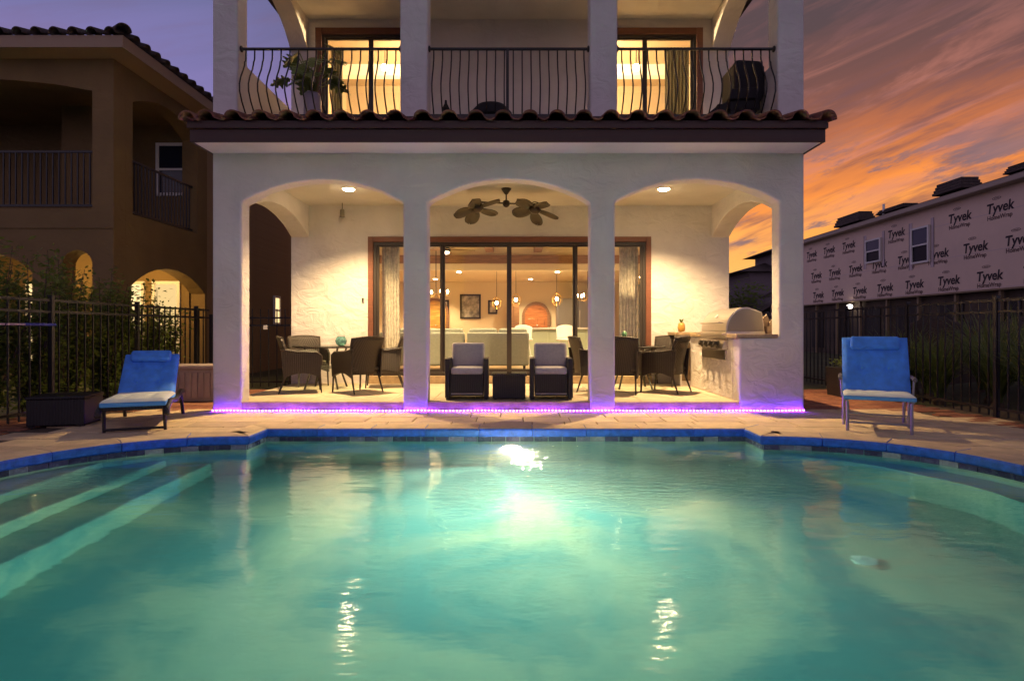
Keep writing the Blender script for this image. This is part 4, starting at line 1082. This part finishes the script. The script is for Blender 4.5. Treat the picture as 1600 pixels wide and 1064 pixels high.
# folding lounger on the right
fl = thing('folding_lounger', 'grey metal folding lounger with light blue pads, back shaded blue and seat lit pale', 'sun lounger', (4.25, 7.15, 0), radians(-27))
for s in (-1, 1):
    obj('leg', MB().tube([(s*.31, -.36, .34), (s*.31, -.37, 0)], .017, 8), M_alu, fl)
    obj('leg', MB().tube([(s*.335, .10, .36), (s*.335, .14, 0)], .017, 8), M_alu, fl)
    obj('leg', MB().tube([(s*.33, .56, .36), (s*.33, .60, 0)], .017, 8), M_alu, fl)
    obj('side_rail', MB().tube([(s*.32, -.40, .355), (s*.32, .62, .37)], .017, 8), M_alu, fl)
    obj('arm_post', MB().tube([(s*.36, .0, .36), (s*.37, .0, .57)], .012, 8), M_alu, fl)
    obj('armrest', MB().tube([(s*.375, -.05, .575), (s*.375, .02, .585), (s*.37, .30, .59)], .024, 8), mat('grey_plastic', (.12, .11, .12), .5), fl)
    obj('back_tube', MB().tube([(s*.315, .12, .38), (s*.315, .50, 1.02)], .016, 8), M_alu, fl)
obj('cross_bar', MB().tube([(-.31, -.365, .10), (.31, -.365, .10)], .012, 8), M_alu, fl)
obj('cross_bar', MB().tube([(-.33, .13, .14), (.33, .13, .14)], .012, 8), M_alu, fl)
obj('back_tube', MB().tube([(-.315, .50, 1.02), (.315, .50, 1.02)], .016, 8), M_alu, fl)
obj('sling', MB().span((-.30, -.39, .362), (.30, .12, .37)), M_cedge, fl)
pad('seat_cushion', .70, .56, .06, M_cpale, fl, (0, -.15, .375), (0, 0, 0), ((-.12, .1), (.12, .1)))
pad('back_cushion', .70, .74, .07, M_cblue, fl, (0, .30, .715), (radians(60), 0, 0), ((-.14, -.05), (.14, -.05)))
obj('head_pillow', MB().box((0, .26, .10), (.52, .17, .07)), M_cblue, fl, bevel=.03, seg=3).matrix_local = Matrix.Translation((0, .30, .715)) @ Matrix.Rotation(radians(60), 4, 'X')
# deck box
M_res = mat('taupe_resin', (.34, .27, .23), .6, noise=(4, .15, 4, (1,1,1)))
t = thing('deck_box', 'taupe slatted storage box behind the chaise', 'storage box', (-5.25, 9.95, 0), radians(4))
obj('box_body', MB().span((-.36, -.27, .01), (.62, .27, .52)), M_res, t, bevel=.01)
obj('lid', MB().span((-.39, -.30, .522), (.65, .30, .585)), M_res, t, bevel=.015)
for k in range(9): obj('slat', MB().span((-.30+k*.098, -.288, .06), (-.222+k*.098, -.271, .47)), M_res, t, bevel=.004)
for sx in (-.36, .60): obj('corner_post', MB().span((sx-.01, -.29, .012), (sx+.035, -.2, .518)), M_res, t)
# wicker ottoman
t = thing('wicker_ottoman', 'low dark wicker box beside the chaise and the fence', 'ottoman', (-5.50, 7.45, 0), .25)
obj('ottoman_body', MB().span((-.30, -.28, .02), (.30, .28, .33)), M_wick2, t, bevel=.012)
obj('top_pad', MB().span((-.31, -.29, .331), (.31, .29, .365)), M_wick2, t, bevel=.012)
for sx in (-1, 1):
    for sy in (-1, 1): obj('foot', MB().box((sx*.26, sy*.24, .01), (.05, .05, .02)), M_black, t)

# ================================================================== FENCES
PK = MB().box((0, 0, .80), (.018, .018, 1.56)).mesh('picket', M_black)
def fence(name, lb, a, b, h=1.6, step=.165, z=-.03, skip=0, cat='fence'):
    a = Vector(a); b = Vector(b); d = b-a; L = d.length; ang = atan2(d.y, d.x)
    t = thing(name, lb, cat, (a.x, a.y, z), ang)
    for zz in (.14, h-.18, h-.03): obj('rail', MB().box((L/2, 0, zz), (L, .028, .034)), M_black, t)
    n = int(L/step)
    for i in range(1, n): link('picket', PK, t, (i*step, 0, .02))
    k = 0
    while k*1.83 <= L+.01:
        p = obj('post', MB().box((k*1.83, 0, h/2), (.055, .055, h+.05)), M_black, t)
        obj('post_cap', MB().box((k*1.83, 0, h+.032), (.066, .066, .014)), M_black, p); k += 1
    return t
FXL, FXR = -6.15, 6.38
fence('metal_fence', 'black metal picket fence in front of the leafy shrubs', (FXL, 4.4), (FXL, 12.2))
fence('metal_fence', 'black metal picket fence in front of the ornamental grasses', (FXR, 4.4), (FXR, 17.2))
gt = fence('fence_gate', 'black metal side gate between the two houses', (FXL+.05, 12.2), (HL-.02, 12.2), 1.45, cat='gate')
tag(obj('gate_plate', MB().box((-5.0, 12.17, 1.20), (.08, .01, .08)), M_wht), 'small white plate on the side gate', 'sign')
fence('fence_gate', 'black metal fence between house and fence beside the building site', (HR+.02, 14.0), (FXR-.05, 14.0), 1.5)
pp = thing('pool_pole', 'pink and blue pool pole hung along the fence', 'pool pole', (FXL+.06, 7.05, 1.22))
obj('pole_tube', MB().tube([(0, -2.4, 0), (0, .5, 0)], .014, 8), mat('pink_tube', (.55, .36, .38), .4), pp)
obj('grip', MB().tube([(0, .5, 0), (0, 1.0, 0)], .018, 8), mat('blue_grip', (.05, .06, .30), .5), pp)
for y in (-1.2, .2): obj('hook', MB().tube([(-.05, y, .0), (.0, y, -.03), (.02, y, .01)], .006, 6), M_black, pp)

# ================================================================== NEIGHBOUR HOUSE
nb = thing('neighbour_house', 'tan two storey house with tiled eaves, loggias and lit ground floor arches', 'house', (-7.4, 11.2, 0))
Q0 = Vector((-7.4, 11.2, 0))
def np_(name, mb, m, **kw):
    o = obj(name, mb, m, nb, **kw); o.location = -Q0 + Vector(o.location); return o
NX, NY = -7.4, 11.2
# front wall: two storeys of openings ((x,z) polygon with the openings as strips)
def nwall(segs, axis, h0, h1):
    for p in segs: np_('wall', MB().prism(p, h0, h1, axis), M_tan)
# front face x from -14 to -7.4: pier, spandrel band, pier, lintel
nwall([[(-7.79, -.1), (NX, -.1), (NX, 6.15), (-7.79, 6.15)]], 'y', NY, NY+.35)
a = seg_arch(-12.5, -7.79, 5.55, 5.78)
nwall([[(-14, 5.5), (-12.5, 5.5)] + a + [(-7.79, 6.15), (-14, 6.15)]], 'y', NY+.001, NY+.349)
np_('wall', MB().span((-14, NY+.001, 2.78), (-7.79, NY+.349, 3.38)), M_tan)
np_('string_course', MB().span((-14, NY-.02, 3.02), (NX+.02, NY+.001, 3.06)), M_tan)
a = seg_arch(-8.35, -7.79, 2.35, 2.62)
nwall([[(-8.6, -.1), (-8.35, -.1)] + a + [(-7.79, 2.78), (-8.6, 2.78)]], 'y', NY+.002, NY+.348)
a = seg_arch(-10.4, -8.9, 2.2, 2.55)
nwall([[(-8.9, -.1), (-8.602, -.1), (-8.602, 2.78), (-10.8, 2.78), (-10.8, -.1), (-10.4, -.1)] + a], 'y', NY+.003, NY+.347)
# side face (x = -7.4), y from 11.2 to 24
a = seg_arch(11.76, 14.15, 5.55, 5.86)
S = [[(NY+.352, 5.4), (11.76, 5.4)] + a + [(14.15, 5.4), (14.6, 5.4), (14.6, 6.15), (NY+.352, 6.15)],
     [(NY+.352, 2.78), (14.6, 2.78), (14.6, 3.38), (NY+.352, 3.38)],
     [(NY+.352, 3.381), (11.76, 3.381), (11.76, 5.399), (NY+.352, 5.399)], [(14.15, 3.381), (14.6, 3.381), (14.6, 5.399), (14.15, 5.399)]]
nwall(S, 'x', NX-.35, NX)
a = seg_arch(11.72, 14.5, 2.0, 2.45)
nwall([[(NY+.352, -.1), (11.72, -.1)] + a + [(14.5, -.1), (14.6, -.1), (14.6, 2.779), (NY+.352, 2.779)]], 'x', NX-.349, NX-.001)
np_('siding', MB().span((NX-.2, 14.602, -.1), (NX-.03, 26, 6.15)), M_tan2)
np_('loggia_back_wall', MB().span((-14, 14.45, -.1), (NX-.352, 14.6, 6.15)), M_tan)
np_('loggia_floor', MB().span((-14, NY+.35, 3.0), (NX-.352, 14.449, 3.2)), M_tan)
np_('loggia_ceiling', MB().span((-14, NY+.35, 6.0), (NX-.352, 14.449, 6.1)), M_tan)
np_('inner_pier', MB().span((-9.85, 13.2, 3.2), (-9.1, 13.5, 6.0)), M_tan)
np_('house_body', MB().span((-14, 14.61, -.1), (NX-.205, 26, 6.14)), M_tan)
# windows
def window(par, q0, c, w, h, lit=None, axis='y', rails=1):
    o = part_empty('window', par, Vector(c)-q0, (0, 0, 0 if axis == 'y' else pi/2))
    for a_ in ((-w/2, -h/2, -w/2+.07, h/2), (w/2-.07, -h/2, w/2, h/2), (-w/2+.07, h/2-.07, w/2-.07, h/2), (-w/2+.07, -h/2, w/2-.07, -h/2+.07)):
        obj('frame', MB().span((a_[0], -.05, a_[1]), (a_[2], .0, a_[3])), M_wht, o)
    if rails: obj('meeting_rail', MB().span((-w/2+.07, -.045, -.025), (w/2-.07, -.005, .025)), M_wht, o)
    obj('pane', MB().span((-w/2+.06, -.02, -h/2+.06), (w/2-.06, -.012, h/2-.06)), lit or mat('dark_pane', (.02, .025, .04), .05), o)
    return o
window(nb, Q0, (-8.12, 14.448, 4.95), .80, 1.25)
LITW = emis('lit_window', (1, .70, .32), .75)
window(nb, Q0, (-9.10, 14.448, 1.25), .62, 2.1, LITW)
window(nb, Q0, (-11.05, 14.448, 1.25), 1.1, 2.1, LITW)
window(nb, Q0, (-8.28, 14.448, 1.25), .66, 2.1, emis('lit_window_dim', (1, .68, .28), .5))
window(nb, Q0, (NX-.028, 18.9, 1.75), .5, .9, LITW, axis='x')
# loggia railings
for (x0, y0, x1, y1) in ((-12.4, NY+.12, -7.80, NY+.12), (NX-.12, 11.77, NX-.12, 14.14)):
    r = part_empty('railing', nb, Vector((x0, y0, 3.38))-Q0, (0, 0, atan2(y1-y0, x1-x0))); L = math.hypot(x1-x0, y1-y0)
    for zz in (.08, 1.08): obj('rail', MB().box((L/2, 0, zz), (L, .04, .04)), M_black, r)
    nbars = int(L/.115)
    BRM = MB().box((0, 0, .58), (.022, .022, 1.0)).mesh('baluster', M_black)
    for i in range(1, nbars): link('baluster', BRM, r, (L*i/nbars, 0, 0))
# eaves and tiled edge
np_('soffit', MB().span((-14, NY-.45, 6.14), (NX+.45, 26, 6.17)), mat('soffit_board', (.40, .28, .18), .7))
np_('fascia', MB().span((-14, NY-.48, 6.13), (NX+.48, NY-.45, 6.34)), mat('tan_fascia', (.34, .24, .16), .7)); np_('fascia', MB().span((NX+.45, NY-.448, 6.13), (NX+.48, 26, 6.34)), MATS['tan_fascia'])
nrf = part_empty('roof', nb, -Q0)
obj('roof_slope', MB().add([(-14, NY-.46, 6.345), (NX+.46, NY-.46, 6.345), (NX+.46, 26, 6.345), (-14, 26, 6.345), (-14, 15, 7.5), (-11.2, 15, 7.5), (-11.2, 24, 7.5), (-14, 24, 7.5)],
    [(0,1,5,4), (1,2,6,5), (4,5,6,7), (2,3,7,6), (3,2,1,0)]), M_tiled, nrf)
RT2 = roll_tile(.42, .105); RT2.materials[0] = M_tiled
for i in range(22): link('roof_tile', RT2, nrf, (NX+.30-i*.325, NY-.55, 6.35), (radians(17), 0, 0))
for i in range(30): link('roof_tile', RT2, nrf, (NX+.55, NY-.2+i*.325, 6.35), (radians(17), 0, pi/2))
HT = roll_tile(.6, .13); HT.materials[0] = M_tiled
link('hip_tile', HT, nrf, (NX+.52, NY-.52, 6.40), (radians(12), 0, radians(45)))
lamp('loggia_lamp', 'POINT', (-.95, 1.9, 2.35), 50, (1, .60, .18), .08, nb)
lamp('loggia_lamp', 'POINT', (-3.0, 1.9, 2.35), 40, (1, .62, .2), .08, nb)
for x in (-.95, -3.0): obj('lamp_globe', MB().lathe([(0, -.06), (.06, -.03), (.07, .03), (.03, .07), (.02, .28)], (x, 1.9, 2.52), 12), M_wht, nb)
# band of wall light washing the house side comes from its own wall lamp
obj('ceiling_lamp', MB().lathe([(0, 0), (.12, 0), (.1, -.05), (0, -.06)], n=16), M_wht, nb, loc=(-1.25, 1.6, 5.995))

# ================================================================== HOUSE UNDER CONSTRUCTION
wx = 16.0
wr = thing('wrapped_house', 'unfinished house clad in printed white housewrap with two windows', 'house', (wx, 24, 0))
R0 = Vector((wx, 24, 0))
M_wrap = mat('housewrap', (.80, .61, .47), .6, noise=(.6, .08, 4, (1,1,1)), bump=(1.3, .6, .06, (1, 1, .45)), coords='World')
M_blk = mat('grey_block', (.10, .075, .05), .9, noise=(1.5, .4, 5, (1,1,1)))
def wp(name, a, b, m, par=None, **kw): return obj(name, MB().span(Vector(a)-R0, Vector(b)-R0), m, par or wr, **kw)
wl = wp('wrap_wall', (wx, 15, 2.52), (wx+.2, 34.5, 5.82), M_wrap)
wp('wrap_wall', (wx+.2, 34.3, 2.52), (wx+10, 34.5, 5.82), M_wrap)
for k in range(3): wp('wrap_seam', (wx-.006, 15, 2.55+k*1.25), (wx-.001, 34.5, 2.565+k*1.25), mat('seam_tape', (.62, .50, .48), .4))
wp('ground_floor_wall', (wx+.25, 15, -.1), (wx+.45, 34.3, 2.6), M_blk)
wp('floor_ledge', (wx-.03, 15, 2.46), (wx+.3, 34.5, 2.518), mat('wood_ledge', (.26, .19, .11), .8))
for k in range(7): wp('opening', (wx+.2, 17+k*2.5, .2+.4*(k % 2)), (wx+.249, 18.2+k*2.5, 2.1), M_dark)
for k in range(9): wp('stud', (wx+.05, 16+k*2.05, -.1), (wx+.16, 16.1+k*2.05, 2.46), MATS['wood_ledge'])
wp('fascia', (wx-.40, 15, 5.84), (wx-.36, 34.9, 6.02), mat('pale_fascia', (.42, .34, .28), .7))
wp('soffit', (wx-.36, 15, 5.825), (wx+.2, 34.9, 5.85), MATS['pale_fascia'])
obj('roof', MB().add([Vector(p)-R0 for p in ((wx-.42, 14.6, 6.02), (wx-.42, 35, 6.02), (wx+10, 35, 6.02), (wx+10, 14.6, 6.02), (wx+5, 18, 7.6), (wx+5, 31, 7.6))], [(0,1,5,4), (1,2,5), (2,3,4,5), (3,0,4), (3,2,1,0)]), mat('roof_felt', (.06, .05, .05), .9), wr)
# windows with taped flanges
for yc, zc, w, h in ((27.1, 4.66, 1.15, 1.05), (23.95, 4.48, 1.05, 1.42)):
    o = part_empty('window', wr, Vector((wx-.005, yc, zc))-R0, (0, 0, pi/2))
    o.rotation_euler = (0, 0, -pi/2)
    for a_ in ((-w/2, -h/2, -w/2+.07, h/2), (w/2-.07, -h/2, w/2, h/2), (-w/2+.07, h/2-.07, w/2-.07, h/2), (-w/2+.07, -h/2, w/2-.07, -h/2+.07)):
        obj('frame', MB().span((a_[0], -.09, a_[1]), (a_[2], -.004, a_[3])), M_wht, o)
    obj('meeting_rail', MB().span((-w/2+.07, -.08, -.03), (w/2-.07, -.01, .03)), M_wht, o)
    obj('pane', MB().span((-w/2+.06, -.04, -h/2+.06), (w/2-.06, -.02, -.02)), mat('black_pane', (.010, .010, .012), .4, spec=.1), o)
    obj('pane', MB().span((-w/2+.06, -.06, .02), (w/2-.06, -.05, h/2-.06)), mat('sky_pane', (.03, .033, .05), .25, spec=.25), o)
    for s in (-1, 1): obj('flashing_tape', MB().span((s*(w/2+.11)-.09, -.006, -h/2-.22), (s*(w/2+.11)+.09, .003, h/2+.25)), mat('flashing', (.50, .40, .38), .3), o)
    for s in (-1, 1): obj('flashing_edge', MB().span((s*(w/2+.20)-.012, -.010, -h/2-.22), (s*(w/2+.20)+.012, -.0065, h/2+.25)), mat('flashing_dark', (.10, .07, .07), .4), o)
# printed lettering on the wrap
M_ink = mat('wrap_ink', (.035, .022, .024), .7)
M_ink2 = mat('wrap_ink_red', (.10, .05, .05), .7)
def text_mesh(body, size, m, shear=0., fat=0.):
    c = bpy.data.curves.new('t', 'FONT'); c.body = body; c.size = size; c.align_x = 'CENTER'; c.extrude = .0015; c.shear = shear; c.offset = fat; c.resolution_u = 3
    o = bpy.data.objects.new('t', c); COL.objects.link(o); bpy.context.view_layer.update()
    me = bpy.data.meshes.new_from_object(o.evaluated_get(bpy.context.evaluated_depsgraph_get())); bpy.data.objects.remove(o)
    me.materials.clear(); me.materials.append(m); return me
TY = text_mesh('Tyvek', .46, M_ink, .12, .012); HW = text_mesh('HomeWrap', .215, M_ink2, .0, .003)
def lens_mesh():
    mb = MB(); mb.add([(.19*cos(2*pi*k/20), .05*sin(2*pi*k/20), 0) for k in range(20)] + [(.165*cos(2*pi*k/20), .036*sin(2*pi*k/20), 0) for k in range(20)],
                      [(k, (k+1) % 20, 20+(k+1) % 20, 20+k) for k in range(20)])
    mb.box((0, 0, 0), (.2, .02, .001)); return mb.mesh('logo_oval', M_ink2)
LG = lens_mesh()
wins = ((27.1, 4.66, .72, .6), (23.95, 4.48, .68, .8))
rows = ((5.05, 20.08, 1.82, 0), (3.87, 19.3, 1.86, 0), (2.82, 18.6, 1.93, 0))
for z, y0, st, _ in rows:
    for k in range(-1, 9):
        y = y0+k*st
        if y > 33.6 or y < 16: continue
        if any(abs(y-w[0]) < .45 and abs(z-w[1]) < w[3]+.05 for w in wins): continue
        for nm, me_, dz in (('brand_print', TY, 0), ('product_print', HW, -.23), ('oval_print', LG, .47)):
            if z > 5 and dz > 0: pass
            o = link(nm, me_, wr, Vector((wx-.006, y-(.12 if nm == 'oval_print' else 0)*-1, z+dz))-R0, (pi/2, 0, -pi/2))
# tile pallets and vent on the roof
def pallet(y, x, w, h, z, lb):
    t = thing('tile_stack', lb, 'roof tiles', (x, y, z), group='stacks of roof tiles on the unfinished roof')
    for k in range(4):
        ww = w*(1-.05*k); obj('tile_layer', MB().box((0, 0, h*(k+.5)/4), (.8-.06*k, ww, h/4-.01)), M_tiled, t, bevel=.02)
pallet(21.95, 15.95, 1.5, .42, 6.10, 'larger dark stack of roof tiles on the unfinished roof')
pallet(28.6, 15.95, 2.2, .45, 6.10, 'longer dark stack of roof tiles near the roof vent pipe')
pallet(25.9, 16.3, 2.0, .2, 6.18, 'low flat dark stack of roof tiles beside the vent pipe')
pallet(19.0, 16.1, 1.2, .25, 6.12, 'dark stack of roof tiles at the near end of the unfinished roof')
tag(obj('vent_pipe', MB().lathe([(.05, 0), (.05, .5), (.04, .5), (.04, .45)], n=10), M_wht, loc=(16.0, 26.4, 6.1)), 'short vent pipe standing on the unfinished roof', 'pipe')
# distant lamp, houses and tree
lt = thing('wall_lamp', 'small white lit lamp below the housewrap', 'lamp', (15.9, 28.9, 2.25))
obj('lamp_head', MB().lathe([(0, -.12), (.10, -.08), (.13, 0), (.10, .08), (0, .1)], n=14), emis('site_lamp', (1, .86, .75), 5), lt)
obj('lamp_arm', MB().tube([(.0, 0, .1), (.25, 0, .2)], .02, 6), M_black, lt)
fh = thing('far_house', 'dark distant house in housewrap with stepped gable roofs', 'house', (21.5, 52, 0))
M_far = mat('far_wall', (.17, .14, .15), .9)
obj('wall', MB().span((-2.2, -2, -.1), (3.5, 4, 6.0)), M_far, fh)
obj('roof', MB().add([(-3.3, -2.6, 5.9), (4, -2.6, 5.9), (4, 4.6, 5.9), (-3.3, 4.6, 5.9), (.4, 1, 7.0)], [(0,1,4), (1,2,4), (2,3,4), (3,0,4), (3,2,1,0)]), M_tiled, fh)
obj('wall', MB().span((-2.2, -6, -.1), (-1.0, -2.01, 3.6)), M_far, fh)
obj('porch_roof', MB().add([(-3.6, -6.6, 2.2), (-.6, -6.6, 4.2), (-.6, -2.02, 4.2), (-3.6, -2.02, 2.2), (-.6, -6.6, 4.0), (-.6, -2.02, 4.0)], [(0,1,2,3), (0,4,1), (3,2,5), (0,3,5,4)]), M_tiled, fh)
obj('upper_wall', MB().span((0.2, -2.3, 6.4), (3.0, 3, 7.6)), M_far, fh)
obj('upper_roof', MB().add([(-.8, -2.9, 7.55), (3.6, -2.9, 7.55), (3.6, 3.6, 7.55), (-.8, 3.6, 7.55), (1.4, .3, 8.4)], [(0,1,4), (1,2,4), (2,3,4), (3,0,4), (3,2,1,0)]), M_tiled, fh)

# ================================================================== PLANTS
def leaves(pts, size, rnd, m, name, par, asp=.42, droop=.3):
    mb = MB()
    for p in pts:
        a = rnd.uniform(0, 2*pi); e = rnd.uniform(-.5, .9); s = size*rnd.uniform(.6, 1.35)
        d = Vector((cos(a)*cos(e), sin(a)*cos(e), sin(e))); u = d.cross(Vector((0, 0, 1))).normalized(); n_ = u.cross(d)
        u = (u*cos(rnd.uniform(-.6, .6)) + n_*sin(rnd.uniform(-.9, .9))).normalized()
        p = Vector(p); mid = p+d*s*.5
        mb.add([p, mid+u*s*asp*.5-n_*s*.04, p+d*s-Vector((0, 0, s*droop*.4)), mid-u*s*asp*.5-n_*s*.04], [(0, 1, 2, 3)])
    me = mb.mesh(name, m, fix=False)
    return link(name, me, par)
def shrub(x, y, h, r, lb, nb_=15, seed=0):
    rnd = random.Random(seed); t = thing('shrub', lb, 'shrub', (x, y, -.07), group='leafy shrubs behind the fence')
    mb = MB(); P = []
    for k in range(nb_):
        a = rnd.uniform(0, 2*pi); rr = r*sqrt(rnd.random()); hh = h*rnd.uniform(.55, 1.05)*(1-.25*rr/r)
        p0 = Vector((rnd.uniform(-.1, .1), rnd.uniform(-.1, .1), 0)); p1 = Vector((rr*cos(a)*.55, rr*sin(a)*.55, hh*.5)); p2 = Vector((rr*cos(a), rr*sin(a), hh))
        mb.tube([p0, p1, p2], [.018, .011, .004], 5)
        for q in range(190):
            tt = rnd.uniform(.12, 1.); b = p0*(1-tt)**2+p1*2*tt*(1-tt)+p2*tt*tt
            P.append(b+Vector((rnd.gauss(0, .085), rnd.gauss(0, .085), rnd.gauss(0, .06))))
    obj('stems', mb, M_bark, t); leaves(P, .095, rnd, M_leaf, 'foliage', t)
sl = ['tall leafy shrub nearest the pool pole end of the fence', 'leafy shrub behind the fence next to the tallest one', 'broad leafy shrub behind the wicker ottoman',
      'leafy shrub behind the fence and the chaise', 'thin leafy shrub before the lit neighbour arch', 'low leafy shrub behind the storage box', 'leafy shrub in the fence corner by the gate']
for k, (x, y, h, r) in enumerate(((-6.7, 7.15, 2.85, .55), (-6.75, 7.75, 2.6, .55), (-6.68, 8.4, 2.5, .55), (-6.75, 9.1, 2.75, .55), (-6.66, 9.8, 2.35, .5), (-6.62, 10.6, 2.2, .5), (-6.64, 11.3, 2.0, .45))):
    shrub(x, y, h, r, sl[k], 22, 40+k)
def grass_clump(x, y, h, n_, lb, seed, name='ornamental_grass'):
    rnd = random.Random(seed); t = thing(name, lb, 'grass plant', (x, y, -.07), group='ornamental grasses behind the fence')
    mb = MB()
    for k in range(n_):
        a = rnd.uniform(0, 2*pi); L = h*rnd.uniform(.7, 1.15); lean = rnd.uniform(.25, 1.0); w = rnd.uniform(.010, .020)
        d = Vector((cos(a), sin(a), 0)); u = Vector((-sin(a), cos(a), 0)); pts = []
        for i in range(6):
            s = i/5; pts.append(d*(.04+L*lean*.75*s*s) + Vector((0, 0, L*(s-.45*lean*s*s*s))))
        vs = []
        for i, p in enumerate(pts):
            ww = w*(1-(i/5)**2*.95); vs += [p-u*ww, p+u*ww]
        mb.add(vs, [(2*i, 2*i+1, 2*i+3, 2*i+2) for i in range(5)])
    obj('blades', mb, M_leaf2, t)
    obj('crown', MB().lathe([(.09, 0), (.10, .06), (.05, .14), (0, .16)], n=10), M_bark, t)
gl = 'arching ornamental grass clump behind the picket fence'
for k, (x, y, h) in enumerate(((6.85, 6.9, 1.3), (6.9, 8.0, 1.45), (6.9, 9.9, 1.35), (7.0, 11.2, 1.4), (9.3, 8.6, 1.7), (9.6, 11.6, 1.9), (7.2, 7.4, 1.35), (7.6, 8.3, 1.55), (7.3, 9.2, 1.4), (7.9, 10.1, 1.7), (8.3, 9.0, 1.6), (7.2, 10.6, 1.3), (7.6, 11.6, 1.5), (8.6, 11.2, 1.8), (8.4, 7.9, 1.5), (8.9, 10.0, 1.6))):
    grass_clump(x, y, h, 210, gl, 70+k)
# low planter with greens by the right fence
t = thing('planter_box', 'dark planter with low greens behind the folding lounger', 'planter', (6.0, 10.6, -.02))
obj('planter_body', MB().prism([(-.42, .0), (.42, 0), (.46, .52), (-.46, .52)], -.28, .28), M_wick2, t, bevel=.012)
rnd = random.Random(5); leaves([(rnd.uniform(-.42, .42), rnd.uniform(-.24, .24), .52+rnd.random()*.14) for _ in range(260)], .10, rnd, M_leaf2, 'foliage', t)
# soil heap and lawn strip
def heap(x, y, rx, ry, h, seed):
    rnd = random.Random(seed); ph = [rnd.uniform(0, 6) for _ in range(6)]
    def fn(u, v):
        a = (u-.5)*2; b = (v-.5)*2; r2 = min(1, a*a+b*b); z = h*(1-r2)**1.3*(1+.22*sin(a*7+ph[0])*cos(b*6+ph[1])+.1*sin(a*17+ph[2]+b*9))
        return (x+a*rx, y+b*ry, -.09+z)
    return MB().grid(fn, 26, 26)
struct(obj('soil_mound', heap(10.8, 14.2, 3.2, 2.4, 1.5, 3), M_soil, smooth=True))
struct(obj('lawn', heap(12.5, 11, 4.5, 5, .55, 8), M_lawn, smooth=True))
# distant tree beside the far house
def tree(x, y, h, r, lb, seed):
    rnd = random.Random(seed); t = thing('tree', lb, 'tree', (x, y, -.1))
    obj('trunk', MB().tube([(0, 0, 0), (.1, 0, h*.3), (0, .1, h*.75)], [.22, .17, .06], 8), M_bark, t)
    P = []
    for k in range(26):
        c = Vector((rnd.gauss(0, r*.5), rnd.gauss(0, r*.5), h*rnd.uniform(.4, 1.0))); q = rnd.uniform(.4, .8)
        P += [c+Vector((rnd.gauss(0, q), rnd.gauss(0, q), rnd.gauss(0, q*.7))) for _ in range(60)]
    leaves(P, .42, rnd, M_leaf, 'crown', t)
tree(17.8, 50, 4.4, 2.6, 'dark bushy tree beside the distant house', 4)
tree(14.2, 60, 4.0, 2.2, 'small far tree low on the horizon behind the grill', 9)
